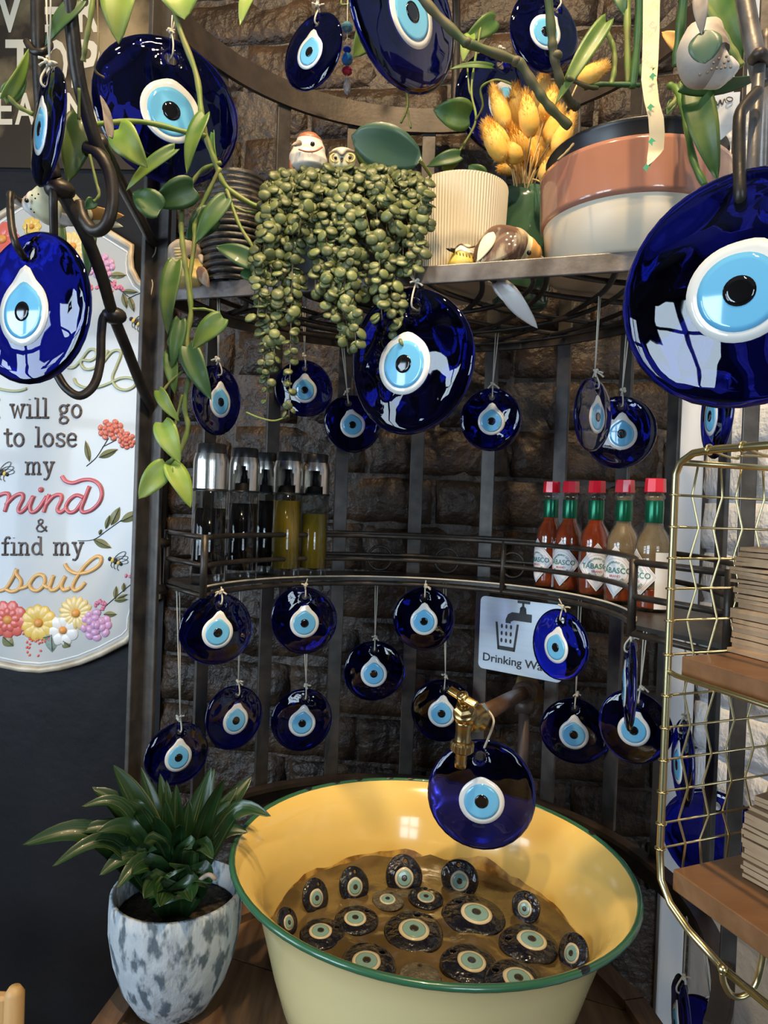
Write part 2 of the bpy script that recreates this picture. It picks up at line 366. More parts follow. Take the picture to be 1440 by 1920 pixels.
# ------------------------------------------------------------------ the room
NW = V((math.sin(math.radians(8)), math.cos(math.radians(8)), 0))     # out of the back wall, away from the camera
TW = V((NW.y, -NW.x, 0)); DW = 1.135
ZUP = V((0, 0, 1))
def wall_pt(s, z, off=0.0): return NW * (DW - off) + TW * s + V((0, 0, z))
def structure(o): o['kind'] = 'structure'; return o
RW = basis(TW, NW, ZUP)           # wall frame
s_brick0, s_brick1 = -0.523, 0.323
mb = MB(); mb.box(wall_pt((s_brick0 + s_brick1) / 2, 1.45, -0.0435), (s_brick1 - s_brick0 + 0.02, 0.10, 2.9), RW.to_3x3())
wall_back = structure(mb.build('wall_back', 'mortar', smooth=False))
def brick_mesh(name, L, H, D, mat, rough, seed):
    rnd = random.Random(seed); nx, nz = 11, 5; vs, fs = [], []
    for j in range(nz):
        for i in range(nx):
            u, v = i / (nx - 1), j / (nz - 1)
            ex = min(u, 1 - u) * L; ez = min(v, 1 - v) * H
            e = min(ex, ez); rd = 0.0 if e > 0.003 else (0.003 - e) * 0.8
            nn = noise.fractal(V((u * 2.3 + seed * 7.1, v * 1.1, seed * 3.3)), 1.0, 2.0, 3)
            jx = 0 if 0 < i < nx - 1 else noise.noise(V((seed, v * 3, 1))) * 0.004
            jz = 0 if 0 < j < nz - 1 else noise.noise(V((seed, u * 5, 9))) * 0.004
            vs.append(V(((u - .5) * L + jx, -nn * rough + rd, (v - .5) * H + jz)))
    for j in range(nz - 1):
        for i in range(nx - 1): fs.append((j * nx + i, j * nx + i + 1, (j + 1) * nx + i + 1, (j + 1) * nx + i))
    ring = [i for i in range(nx)] + [j * nx + nx - 1 for j in range(1, nz)] + [(nz - 1) * nx + i for i in range(nx - 2, -1, -1)] + [j * nx for j in range(nz - 2, 0, -1)]
    n0 = len(vs)
    for k in ring: vs.append(V((vs[k].x, D, vs[k].z)))
    for k in range(len(ring)):
        l = (k + 1) % len(ring); fs.append((ring[l], ring[k], n0 + k, n0 + l))
    fs.append(tuple(range(n0, n0 + len(ring))))
    return raw_mesh(name, vs, fs, mat, True)
BR = [brick_mesh('brick', 0.217, 0.071, 0.022, 'brick', 0.0085, k) for k in range(7)]
rb = random.Random(3)
row = 0; z = 0.93
while z < 2.42:
    s = s_brick0 - (0.0 if row % 2 else 0.11)
    while s < s_brick1:
        a, b = max(s, s_brick0), min(s + 0.214, s_brick1)
        if b - a > 0.02:
            M = basis(TW, NW, ZUP, wall_pt((a + b) / 2, z + 0.034, 0.0 + 0.012 + rb.uniform(-0.004, 0.003)))
            M = M @ Matrix.Rotation(rb.uniform(-0.012, 0.012), 4, 'Y') @ Matrix.Diagonal(((b - a) / 0.214, 1, rb.uniform(0.95, 1.04), 1))
            put('brick', rb.choice(BR), wall_back, M)
        s += 0.225
    z += 0.0775; row += 1
# black painted wall to the left of the brick
mb = MB(); mb.box(wall_pt(s_brick0 - 0.80, 1.45, -0.05), (1.6, 0.13, 2.9), RW.to_3x3())
structure(mb.build('wall_left', 'black_paint', smooth=False))
BLK = 0.015                        # how far its face stands in front of the brick plane
PB0 = wall_pt(0, 0, BLK)
# white painted side wall
DR = V((0.33, -0.944, 0)).normalized(); NR = V((-DR.y, DR.x, 0))       # along the side wall towards the room, and into the wall
CR0 = V((0.470, 1.10, 0))
def side_pt(s, z, off=0.0): return CR0 + DR * s - NR * off + V((0, 0, z))
RR_ = basis(DR, NR, ZUP)
mb = MB(); mb.box(side_pt(0.55, 1.45, -0.060), (1.10, 0.10, 2.9), RR_.to_3x3())
wall_right = structure(mb.build('wall_right', 'white_mortar', smooth=False))
WB = [brick_mesh('white_brick', 0.214, 0.068, 0.022, 'white_brick', 0.0055, 20 + k) for k in range(5)]
row = 0; z = 0.93
while z < 2.1:
    s = 0.012 - (0 if row % 2 else 0.11)
    while s < 0.75:
        a, b = max(s, 0.012), s + 0.214
        if b - a > 0.02:
            M = basis(DR, NR, ZUP, side_pt((a + b) / 2, z + 0.034, rb.uniform(-0.003, 0.001))) @ Matrix.Diagonal(((b - a) / 0.214, 1, 1, 1))
            put('brick', rb.choice(WB), wall_right, M)
        s += 0.221
    z += 0.0745; row += 1
# white board in the corner
s0 = (PP(1268, 900, wall_pt(0, 0, 0.015), NW) - NW * DW).dot(TW); s1 = (PP(1316, 900, wall_pt(0, 0, 0.015), NW) - NW * DW).dot(TW)
mb = MB(); mb.box(wall_pt((s0 + s1) / 2, 1.45, 0.013), (s1 - s0, 0.02, 2.9), RW.to_3x3(), bev=0.003)
structure(mb.build('trim_1', 'white_trim', smooth=False))
mb = MB(); mb.box((0, -0.6, -0.03), (5.0, 4.4, 0.06)); structure(mb.build('floor', 'floor_wood', smooth=False))
mb = MB(); mb.box((0, -0.6, 2.93), (5.0, 4.4, 0.06)); structure(mb.build('ceiling', 'ceiling_paint', smooth=False))
mb = MB(); mb.box((0, -2.8, 1.45), (5.0, 0.08, 2.9)); structure(mb.build('wall_front', 'room_wall', smooth=False))
mb = MB(); mb.box((-2.45, -0.6, 1.45), (0.08, 4.4, 2.9)); structure(mb.build('wall_far_left', 'room_wall', smooth=False))
mb = MB(); mb.box((2.45, -0.6, 1.45), (0.08, 4.4, 2.9)); structure(mb.build('wall_far_right', 'room_wall', smooth=False))
for i, nm in enumerate(('daylight_window_side', 'daylight_window_left', 'daylight_window_front')):
    o = bpy.data.objects[nm]; bpy.context.view_layer.update(); Mw = o.matrix_world; sx, sy = o.data.size, o.data.size_y
    mb = MB(); R3 = Mw.to_3x3()
    for fx in (-0.5, 0.0, 0.5): mb.box(Mw @ V((fx * sx, 0, -0.03)), (0.05, 0.05, sy + 0.05), R3 @ Matrix.Rotation(PI / 2, 3, 'X'))
    for fy in (-0.5, 0.12, 0.5): mb.box(Mw @ V((0, fy * sy, -0.03)), (sx + 0.05, 0.05, 0.05), R3)
    structure(mb.build('window_%d' % (i + 1), 'lamp_black', smooth=False))

# ------------------------------------------------------------------ barrel table
ZT = 1.5 - 0.54                   # barrel top
BC = V((0.02, 0.70, ZT)); BRAD = 0.295
bar = root('barrel_table', (BC.x, BC.y, 0), 'upturned wooden barrel with a planked top carrying the yellow basin', 'barrel')
pa = math.radians(-22)
px_, py_ = V((math.cos(pa), math.sin(pa), 0)), V((-math.sin(pa), math.cos(pa), 0))
ww = 2 * (BRAD - 0.028) / 5
for k in range(5):
    lo = -(BRAD - 0.028) + k * ww; hi = lo + ww - 0.0025; R_ = BRAD - 0.026
    side = []
    for t in range(13):
        q = lerp(lo, hi, t / 12); side.append((math.sqrt(max(R_ * R_ - q * q, 0)), q))
    pts = [BC + px_ * a + py_ * b for a, b in side] + [BC - px_ * a + py_ * b for a, b in reversed(side)]
    MB().slab(pts, ZUP, 0.022).build('plank', 'barrel_wood', bar, smooth=False)
def brad(z): t = z / ZT; return BRAD + 0.05 * (1 - (2 * t - 1) ** 2)
NS = 26
for k in range(NS):
    a0, a1 = 2 * PI * k / NS + 0.004, 2 * PI * (k + 1) / NS - 0.004; vs, fs = [], []
    nz = 9
    for i in range(nz):
        z = (ZT + 0.012) * i / (nz - 1); r = brad(z)
        for (a, rr) in ((a0, r), (a1, r), (a1, r - 0.025), (a0, r - 0.025)): vs.append(V((BC.x + rr * math.cos(a), BC.y + rr * math.sin(a), z)))
    for i in range(nz - 1):
        for q in range(4): p = (q + 1) % 4; fs.append((i * 4 + q, i * 4 + p, i * 4 + 4 + p, i * 4 + 4 + q))
    fs += [(3, 2, 1, 0), tuple(range(nz * 4 - 4, nz * 4))]
    m2 = MB(); m2.add(vs, fs); m2.build('stave', 'barrel_wood', bar, smooth=False)
for z in (0.12, 0.32, 0.62, 0.84):
    MB().lathe([(brad(z), z), (brad(z) + 0.003, z), (brad(z + .04) + 0.003, z + 0.04), (brad(z + .04), z + 0.04)], 48, Matrix.Translation((BC.x, BC.y, 0)), closed_ends=False).build('hoop', 'iron', bar)

# ------------------------------------------------------------------ half-round iron rack
ZR, ZM, ZU, ZC = 1.5 - 0.415, 1.5 - 0.103, 1.5 + 0.2526, 1.5 + 0.585     # bottom ring, middle shelf, upper shelf, crown band
A0, A1 = 161.8, -18.2
rk = root('corner_rack', (RC.x, RC.y, ZR), 'tall half-round black iron rack with vertical straps against the brick wall', 'rack')
def arc_pts(d0, d1, r, z, n=40): return [rack(lerp(d0, d1, i / n), r, z) for i in range(n + 1)]
def band(name, d0, d1, r, z0, z1, th, mat, n=48):
    vs, fs = [], []
    for i in range(n + 1):
        d = lerp(d0, d1, i / n)
        for (rr, zz) in ((r - th / 2, z0), (r + th / 2, z0), (r + th / 2, z1), (r - th / 2, z1)): vs.append(rack(d, rr, zz))
    for i in range(n):
        for q in range(4): p = (q + 1) % 4; fs.append((i * 4 + q, i * 4 + 4 + q, i * 4 + 4 + p, i * 4 + p))
    fs += [(0, 1, 2, 3), tuple(reversed(range(n * 4, n * 4 + 4)))]
    m2 = MB(); m2.add(vs, fs); return m2.build(name, mat, rk, sharp=40)
band('bottom_ring', A0, A1 - 18, RB, ZR - 0.033, ZR, 0.006, 'iron_brown')
band('bottom_ring_lip', A0, A1 - 18, RB - 0.008, ZR - 0.004, ZR + 0.002, 0.016, 'iron_brown')
band('crown_band', A0, A1, RB, ZC - 0.02, ZC + 0.016, 0.006, 'iron_brown')
band('upper_ring', A0, A1, RB - 0.004, ZU - 0.020, ZU - 0.002, 0.006, 'iron')
sx_list = [380, 497, 627, 766, 898, 1031, 1147, 1238, 1333]
for x in sx_list:
    d = rack_deg(x, 1290); c = rack(d, RB + 0.004, (ZR + ZC) / 2); a = math.radians(d)
    R3 = Matrix.Rotation(a, 3, 'Z')
    MB().box(c, (0.005, 0.0205, ZC - ZR), R3, bev=0.001).build('strap', 'strap_steel', rk, smooth=False)
pl = rack(A0, RB, 0); pr = rack(A1, RB, 0)
for (p, a) in ((pl, A0), (pr, A1)):
    R3 = Matrix.Rotation(math.radians(a), 3, 'Z'); zz = (ZT + 2.35) / 2
    pw_ = 0.024 if a > 90 else 0.014; m2 = MB(); m2.box((p.x, p.y, zz + 0.02), (pw_, 0.006, 2.35 - ZT), R3, bev=0.001)
    q = V((p.x, p.y, 0)) + R3 @ V((0.010, 0.009 if a > 90 else 0.009, 0)); 
    if a > 90: m2.box((q.x, q.y, zz + 0.02), (0.006, 0.022, 2.35 - ZT), R3, bev=0.001)
    m2.build('post', 'strap_steel', rk, smooth=False)
# crown: front hoop above the picture from which things hang
hoop = [V((pl.x, pl.y, 2.30)), V((-0.22, 0.66, 2.27)), V((-0.02, 0.60, 2.25)), V((0.18, 0.58, 2.25)), V((pr.x, pr.y, 2.30))]
MB().tube(crv(hoop, 8), 0.005).build('crown_hoop', 'iron', rk)
for dx in (80, 30):
    MB().tube(crv([rack(dx, RB, ZC), rack(dx, 0.30, ZC + 0.14), rack(dx, 0.18, ZC + 0.21), rack(dx, 0.10, ZC + 0.19)], 6), 0.006).build('crown_strut', 'iron', rk)

# middle shelf
D0, D1 = 171, -27      # front ends of the shelf
E0, E1 = 158, -38      # back ends
sh = root('wire_shelf', rack(70, 0.28, ZM), 'curved dark iron shelf with double rails holding the sauce and oil bottles', 'shelf')
vs, fs = [], []; n = 56
for i in range(n + 1):
    d = lerp(D0, D1, i / n); e = lerp(E0, E1, i / n)
    for (dd, rr, zz) in ((d, RF, ZM - 0.004), (e, RB - 0.004, ZM - 0.004), (e, RB - 0.004, ZM), (d, RF, ZM)): vs.append(rack(dd, rr, zz))
for i in range(n):
    for q in range(4): p = (q + 1) % 4; fs.append((i * 4 + q, i * 4 + 4 + q, i * 4 + 4 + p, i * 4 + p))
fs += [(0, 1, 2, 3), tuple(reversed(range(n * 4, n * 4 + 4)))]
m2 = MB(); m2.add(vs, fs); m2.build('shelf_plate', 'iron', sh, sharp=40)
MB().tube([p + V((0, 0, 0.0015)) for p in arc_pts(D0, D1, RF - 0.0008, ZM)], 0.0012, 6).build('edge_strip', 'cream_glaze', sh)
def loop_rail(z, nm='rail', rr=0.0031):
    pts = arc_pts(D0, D1, RF - 0.003, z, 44) + arc_pts(E1, E0, RB - 0.008, z, 44)
    MB().tube(pts, rr, 8, closed=True).build(nm, 'iron', sh)
for dz in (-0.008, 0.026, 0.058): loop_rail(ZM + dz)
for (d, r) in ((D0, RF - 0.003), (D1, RF - 0.003), (E0, RB - 0.008), (E1, RB - 0.008)):
    if True:
        MB().tube([rack(d, r, ZM - 0.010), rack(d, r, ZM + 0.061)], 0.0042, 8).build('upright', 'iron', sh)
dm = rack_deg(942, 1090, RF - 0.003)
MB().tube([rack(dm, RF - 0.003, ZM - 0.010), rack(dm, RF - 0.003, ZM + 0.061)], 0.0036, 8).build('upright', 'iron', sh)
for x in (590, 712, 838, 962, 1080):
    d = rack_deg(x, 1045, RB - 0.008); c = rack(d, RB - 0.008, ZM + 0.021); a = math.radians(d)
    t = V((-math.sin(a), math.cos(a), 0))
    MB().tube([c + t * (0.018 * math.cos(q)) + ZUP * (0.018 * math.sin(q)) for q in [2 * PI * i / 20 for i in range(20)]], 0.002, 6, closed=True).build('scroll_ring', 'iron', sh)
for d in (-20, -30):
    c = rack(d, RB - 0.008, ZM + 0.026); a = math.radians(d); t = V((-math.sin(a), math.cos(a), 0))
    MB().tube([c + t * (0.022 * math.cos(q)) + ZUP * (0.026 * math.sin(q)) for q in [2 * PI * i / 20 for i in range(20)]], 0.0034, 8, closed=True).build('scroll_ring', 'iron', sh)
MB().tube([rack(A0, RB, ZM + 0.045), rack(E0, RB - 0.008, ZM + 0.045)], 0.006).build('bracket', 'iron', sh)
MB().tube([rack(A0, RB, ZM - 0.012), rack(E0, RB - 0.008, ZM - 0.012)], 0.006).build('bracket', 'iron', sh)

# upper lattice shelf
us = root('lattice_shelf', rack(70, 0.1, ZU), 'half-round iron lattice shelf crowded with plant pots and bird figurines', 'shelf')
ch = (pr - pl); ch.z = 0; chl = ch.length; cx = ch.normalized(); cy = V((-cx.y, cx.x, 0))
m2 = MB(); m2.box(pl + ch / 2 + V((0, 0, ZU - 0.009)) - cy * 0.002, (chl - 0.012, 0.005, 0.019), basis(cx, cy, ZUP).to_3x3(), bev=0.001)
m2.box(pl + ch / 2 + V((0, 0, ZU - 0.0015)) + cy * 0.008, (chl - 0.012, 0.018, 0.003), basis(cx, cy, ZUP).to_3x3())
m2.build('front_bar', 'steel_bar', us, smooth=False)
mid = pl + ch / 2; mid.z = ZU - 0.010
def half(x): return math.sqrt(max((RB - 0.01) ** 2 - x * x, 0))
for k in range(9):            # bars sweeping from the front edge to the back ring in two crossing directions
    x0 = -0.27 + 0.0675 * k
    for sg in (1, -1):
        x1 = max(min(x0 + sg * 0.20, 0.30), -0.30)
        pts = [mid + cx * x0 + cy * 0.004, mid + cx * (x0 + sg * 0.02) + cy * half(x1) * 0.3, mid + cx * lerp(x0, x1, 0.45) + cy * half(x1) * 0.68, mid + cx * x1 + cy * half(x1)]
        if abs(x1 - x0) > 0.05:
            MB().tube([p + ZUP * (0.0015 * sg) for p in crv(pts, 6)], 0.0032, 6).build('lattice_bar', 'iron', us)
for r in (0.12, 0.22, 0.29):
    pts = [mid + cx * (r * math.cos(q)) + cy * (r * math.sin(q) + 0.004) - ZUP * 0.005 for q in [PI * i / 24 for i in range(25)]]
    MB().tube(pts, 0.003, 6).build('lattice_ring', 'iron', us)

# scroll brackets that carry the hanging eyes on either side
bl = root('scroll_bracket', (pl.x, pl.y, 1.62), 'black iron bracket with scrolls and hooks reaching out in front of the white sign', 'bracket')
def pxtube(pts, r, nm, par, mat='iron', n=6, seg=10): return MB().tube(crv([P(*q) for q in pts], n), r, seg).build(nm, mat, par)
pxtube([(128, -30, .60), (136, 60, .61), (150, 160, .625), (178, 262, .645), (196, 300, .66)], 0.0062, 'arm', bl)
pxtube([(188, 262, .655), (220, 330, .72), (260, 405, .80), (290, 462, .865)], 0.0060, 'stay', bl)
pxtube([(104, 335, .64), (122, 372, .65), (160, 440, .67), (190, 515, .70), (212, 590, .74), (240, 660, .79), (264, 722, .83), (282, 765, .86), (281, 796, .868)], 0.0060, 'strut', bl)
pxtube([(160, 275, .648), (188, 292, .648), (207, 330, .65), (211, 380, .652), (200, 420, .655), (178, 433, .658), (157, 412, .66), (150, 380, .662)], 0.0058, 'scroll', bl)
pxtube([(70, -30, .62), (71, 60, .625), (73, 120, .63), (80, 220, .635), (104, 335, .64)], 0.0058, 'rod', bl)
pxtube([(50, 78, .628), (62, 96, .615), (84, 96, .615), (94, 84, .628), (84, 74, .64), (60, 70, .64)], 0.0030, 'ring', bl)
pxtube([(20, 362, .66), (19, 385, .655), (22, 425, .65), (30, 458, .645), (46, 484, .66)], 0.0034, 'hook', bl)
pxtube([(100, 335, .64), (100, 380, .64), (101, 440, .655)], 0.0038, 'peg', bl)
pxtube([(218, 590, .742), (196, 592, .738), (190, 625, .735), (188, 680, .73), (176, 722, .725), (150, 742, .72), (124, 728, .72), (106, 700, .72)], 0.0044, 'hook', bl)
pxtube([(20, 366, .66), (40, 380, .75), (100, 392, .765), (150, 410, .72), (158, 432, .672)], 0.004, 'crossbar', bl)
m2 = MB(); m2.ball(P(214, 592, .742), (0.013, 0.012, 0.009)); m2.build('collar', 'iron', bl)
m2 = MB(); m2.ball(P(112, 356, .646), (0.014, 0.012, 0.009)); m2.build('collar', 'iron', bl)
m2 = MB()
for sx in (0, 5, -4): m2.tube(crv([P(287 + sx, 452, .862), P(283 + sx, 480, .862), P(277 - sx, 505, .86), P(281 + sx, 530, .858), P(279, 552 + sx * 3, .858)], 5), 0.0008, 5)
m2.tube(crv([P(287, 455, .86), P(292, 462, .858), P(290, 475, .857), P(282, 486, .858)], 5), 0.0008, 5); m2.build('twine_tie', 'twine', bl, label='loose twine knotted round the stay')
br = root('scroll_bracket', (pr.x, pr.y, 1.62), 'iron bracket with a hook carrying the largest blue eye', 'bracket')
pxtube([(1392, -30, .52), (1404, 40, .515), (1418, 110, .51), (1430, 160, .51)], 0.0064, 'arm', br, 'steel_bar')
pxtube([(1424, 118, .50), (1418, 200, .49), (1412, 300, .485), (1410, 360, .485)], 0.0042, 'rod', br, 'steel_bar')
pxtube([(1436, 60, .56), (1434, 200, .56), (1430, 330, .57)], 0.005, 'rod', br, 'steel_bar')
pxtube([(1420, 172, .48), (1392, 205, .47), (1386, 230, .465), (1386, 300, .462), (1388, 370, .458), (1392, 396, .470)], 0.0040, 'hook', br)
pxtube([(1412, 112, .50), (1424, 100, .49), (1436, 112, .50), (1430, 130, .515)], 0.0040, 'collar', br, 'iron_brown')
# ------------------------------------------------------------------ evil eye ornaments
def eye_glass(name, mat, seed=0, hole=True, wob=0.02):
    H = V((0, 0.70)); r0 = 0.085; na, ns = 56, 16; vs, fs = [], []
    def Rout(t): return 1 + wob * math.sin(2 * t + seed) + wob * 0.6 * math.sin(3 * t + seed * 2.1)
    for side in (0, 1):
        for k in range(na):
            a = 2 * PI * k / na; d = V((math.cos(a), math.sin(a)))
            b = H.dot(d); D = -b + math.sqrt(b * b - (H.dot(H) - 1))
            for i in range(ns):
                s = 0.5 - 0.5 * math.cos(PI * i / (ns - 1)); p = H + d * (r0 + s * (D - r0))
                rho = min(p.length, 1.0); e = 1 - rho; dh = (p - H).length - r0
                g = 1.0 if e > 0.09 else math.sqrt(max(1 - (1 - e / 0.09) ** 2, 0))
                g *= 1.0 if dh > 0.05 else math.sqrt(max(1 - (1 - dh / 0.05) ** 2, 0))
                y = -(0.045 + 0.095 * (1 - rho * rho)) if side == 0 else 0.05
                di = math.hypot(p.x, p.y + 0.07); w = noise.fractal(V((p.x * 1.9 + seed, p.y * 1.9, side * 5 + seed)), 1.0, 2.0, 2) * 0.040 * min(1, max(0, (di - 0.50) / 0.25)) * min(1, e / 0.12)
                q = Rout(math.atan2(p.y, p.x)); q = lerp(1, q, rho)
                vs.append(V((p.x * q, y * g + w * (0 if g < 1 else 1), p.y * q)))
    off = na * ns
    for k in range(na):
        l = (k + 1) % na
        for i in range(ns - 1):
            fs.append((k * ns + i, k * ns + i + 1, l * ns + i + 1, l * ns + i))
            fs.append((off + k * ns + i + 1, off + k * ns + i, off + l * ns + i, off + l * ns + i + 1))
        fs.append((k * ns, l * ns, off + l * ns, off + k * ns))
        fs.append((l * ns + ns - 1, k * ns + ns - 1, off + k * ns + ns - 1, off + l * ns + ns - 1))
    return raw_mesh(name, vs, fs, mat)
def eye_patch(name, mat, r, tip, c, lift, nr=6, na=40, tw=0.30):
    vs, fs = [V((c[0], 0, c[1]))], []
    for j in range(1, nr + 1):
        for k in range(na):
            a = 2 * PI * k / na; dd = math.atan2(math.sin(a - PI / 2), math.cos(a - PI / 2))
            rr = r * (1 + tip * math.exp(-(dd / tw) ** 2)) * j / nr
            vs.append(V((c[0] + rr * math.cos(a), 0, c[1] + rr * math.sin(a))))
    m = len(vs)
    for v in vs:
        rho = min(math.hypot(v.x, v.z), 1); e = math.hypot(v.x - c[0], v.z - c[1]) / r
        v.y = -(0.045 + 0.095 * (1 - rho * rho)) - lift
    vs += [V((v.x, v.y + 0.05, v.z)) for v in vs[m - na:m]]
    for k in range(na): fs.append((0, 1 + (k + 1) % na, 1 + k))
    for j in range(nr - 1):
        for k in range(na):
            l = (k + 1) % na; a = 1 + j * na
            fs.append((a + k, a + l, a + na + l, a + na + k))
    a = m - na
    for k in range(na): l = (k + 1) % na; fs.append((a + k, a + l, m + l, m + k))
    return raw_mesh(name, vs, [tuple(reversed(f)) if len(f) == 3 and False else f for f in fs], mat)
GL = [eye_glass('glass_disc', 'cobalt', k * 1.7, wob=0.015 + 0.006 * (k % 3)) for k in range(5)]
OG = [eye_glass('glass_disc', 'old_cobalt', 9 + k, wob=0.03) for k in range(3)]; OD = [eye_glass('glass_disc', 'old_dull', 15, wob=0.03)]
PW = [eye_patch('eye_white', 'eye_white', r_, t, (0, -0.07), 0.006) for r_, t in ((0.41, 0.08), (0.43, 0.40))]
PI_ = [eye_patch('iris', 'eye_blue', r_, t, (0, -0.075), 0.011) for r_, t in ((0.32, 0.02), (0.335, 0.16))]
PU = eye_patch('pupil', 'eye_black', 0.125, 0, (0, -0.065), 0.016, nr=3, na=24)
OW = eye_patch('eye_white', 'old_white', 0.50, 0.06, (0, -0.10), 0.004); OI = eye_patch('iris', 'old_blue', 0.39, 0, (0, -0.10), 0.010); OU = eye_patch('pupil', 'old_black', 0.15, 0, (0, -0.09), 0.016, nr=3, na=24)
ecount = [0]
def eye_parts(r, M, set_new=True, tear=1, gi=None, back_only=False):
    k = ecount[0]; ecount[0] += 1
    put('glass_disc', GL[(k if gi is None else gi) % 5], r, M)
    if back_only: return
    w = put('eye_white', PW[tear], r, M); i = put('iris', PI_[tear], w, M); put('pupil', PU, w, M)
def EYE(label, px, py, h, Y, yaw, spin=0, top=None, tear=1, tilt=0, group=None, knot=0.85, dbl=True, back=False, gap=0.0018):
    c = P(px, py, Y); rad = h / 2 * (Y / FPX)
    base = math.atan2(-(CAM.x - c.x), (CAM.y - c.y)) + PI     # faces the camera when yaw is 0
    base = math.atan2(c.x, c.y) * -1
    R = Matrix.Rotation(base + math.radians(yaw), 4, 'Z') @ Matrix.Rotation(math.radians(tilt), 4, 'X') @ Matrix.Rotation(math.radians(spin), 4, 'Y')
    M = Matrix.Translation(c) @ R @ Matrix.Scale(rad, 4)
    r = root('evil_eye', c, label, 'evil eye', group)
    eye_parts(r, M, tear=tear, back_only=back)
    hole = M @ V((0, 0, 0.70)); fr = M @ V((0, -0.12, 0.72)); bk = M @ V((0, 0.10, 0.74)); edge = M @ V((0, 0, 1.0))
    if top:
        t = P(*top) if len(top) == 3 else P(top[0], top[1], Y)
        m = MB(); cr = 0.00095
        k = edge + (t - edge) * 0.0 + V((0, 0, 0.004)); k = edge.lerp(t, min(0.25, 0.006 / max((t - edge).length, 0.006)))
        m.tube(crv([hole, fr, M @ V((0, -0.13, 0.86)), k], 5), cr, 6)
        m.tube(crv([hole, bk, M @ V((0, 0.09, 0.9)), k], 5), cr, 6)
        side = R.to_3x3() @ V((1, 0, 0))
        m.tube([k, k.lerp(t, 0.5) + side * gap * .65, t + side * gap], cr * 0.8, 6)
        if dbl: m.tube([k, k.lerp(t, 0.5) - side * gap * .65, t - side * gap], cr * 0.8, 6)
        kk = k + V((0, -0.003, 0)); rr = random.Random(int(px * 7 + py))
        for q in range(3): m.ball(kk + V((rr.uniform(-.002, .002), rr.uniform(-.002, .001), rr.uniform(-.002, .002))), 0.0021, seg=8, rings=6)
        for q in range(4):
            e = kk + V((rr.uniform(-.008, .008), rr.uniform(-.004, 0), rr.uniform(-.007, .003))); m.tube([kk, kk.lerp(e, .6) + V((0, 0, .0008)), e], [cr, cr, cr * 1.3], 5)
        m.build('cord', 'cord', r)
    return r
def rY(x, y, r): return rack_Y(x, y, r)
F_, B_ = RF - 0.012, 0.30
# large ones
EYE('largest cobalt evil eye on an iron hook beside the pink pot', 1398, 540, 452, .46, -8, 22, None, 0)
EYE('large cobalt evil eye on an iron hook in front of the white sign', 60, 580, 290, .66, -50, 0, None, 1)
EYE('large glossy cobalt evil eye tied to the upper shelf edge below the trailing bead plant', 768, 677, 272, .745, -32, 6, (763, 505, .742), 0)
EYE('cobalt evil eye hanging from the brass tap over the yellow basin', 903, 1490, 206, .80, 0, -4, None, 0)
EYE('large dark cobalt evil eye above the philodendron leaf', 757, 22, 290, .78, 46, -10, (740, -90), 0)
EYE('huge dark cobalt evil eye behind the hanging vine next to the black lettered poster', 316, 208, 270, .80, 14, 0, (326, 30), 0)
EYE('large cobalt evil eye half hidden behind the yellow bunny tail grass', 945, 197, 200, .99, 30, -10, (945, 90), 0)
EYE('small glossy cobalt evil eye above the yellow bunny tail grass', 1020, 62, 146, .84, 28, 26, (1040, -60), 1)
EYE('small cobalt evil eye on a long pale cord beside the coloured bead string', 587, 98, 138, .80, -40, 10, (588, -60), 1, gap=0.005)
EYE('small thick cobalt evil eye seen edge-on, hung from the iron bracket by pale cord', 90, 240, 210, .60, -76, 0, (90, -60, .585), 1, gap=0.008)
# under the upper shelf
EYE('dark narrow cobalt evil eye hanging behind the pothos stem under the upper shelf', 407, 750, 132, .86, 48, 0, (410, 560), 1)
EYE('small cobalt evil eye partly covered by the longest strands of the bead plant', 570, 729, 108, rY(570, 729, B_), 10, 0, (570, 575), 1)
EYE('small cobalt evil eye tucked behind the large glossy eye under the upper shelf', 661, 794, 108, rY(661, 794, .27), -5, -12, (640, 620), 1)
EYE('small cobalt evil eye on crossed cords above the empty stretch of the wire shelf', 921, 787, 117, rY(921, 787, .25), 5, 0, (932, 625), 1)
EYE('narrow cobalt evil eye turned sideways above the red-capped sauce bottles', 1112, 778, 140, .80, 62, 0, (1125, 545, .79), 1)
EYE('round cobalt evil eye above the red-capped sauce bottles, facing forward', 1163, 810, 136, .86, 16, 0, (1180, 585), 1)
# hanging right under the middle shelf's front rail
EYE('cobalt evil eye tied close under the shelf below the dark vinegar bottles', 406, 1180, 138, rY(406, 1180, F_), 18, 6, (412, 1100), 1, dbl=False)
EYE('cobalt evil eye tied close under the shelf below the olive oil bottles', 570, 1163, 126, rY(570, 1163, F_), 8, 0, (574, 1085), 1, dbl=False)
EYE('cobalt evil eye tied under the shelf edge beside the drinking water plate', 795, 1160, 118, rY(795, 1160, F_), 0, 0, (796, 1088), 1, dbl=False)
EYE('bright cobalt evil eye hanging in front of the drinking water plate', 1049, 1209, 136, rY(1049, 1209, F_), -42, 8, (1046, 1122), 1, dbl=False)
EYE('cobalt evil eye seen edge-on under the shelf below the last sauce bottle', 1181, 1283, 172, rY(1181, 1283, F_), -84, 0, (1178, 1186), 1, dbl=False)
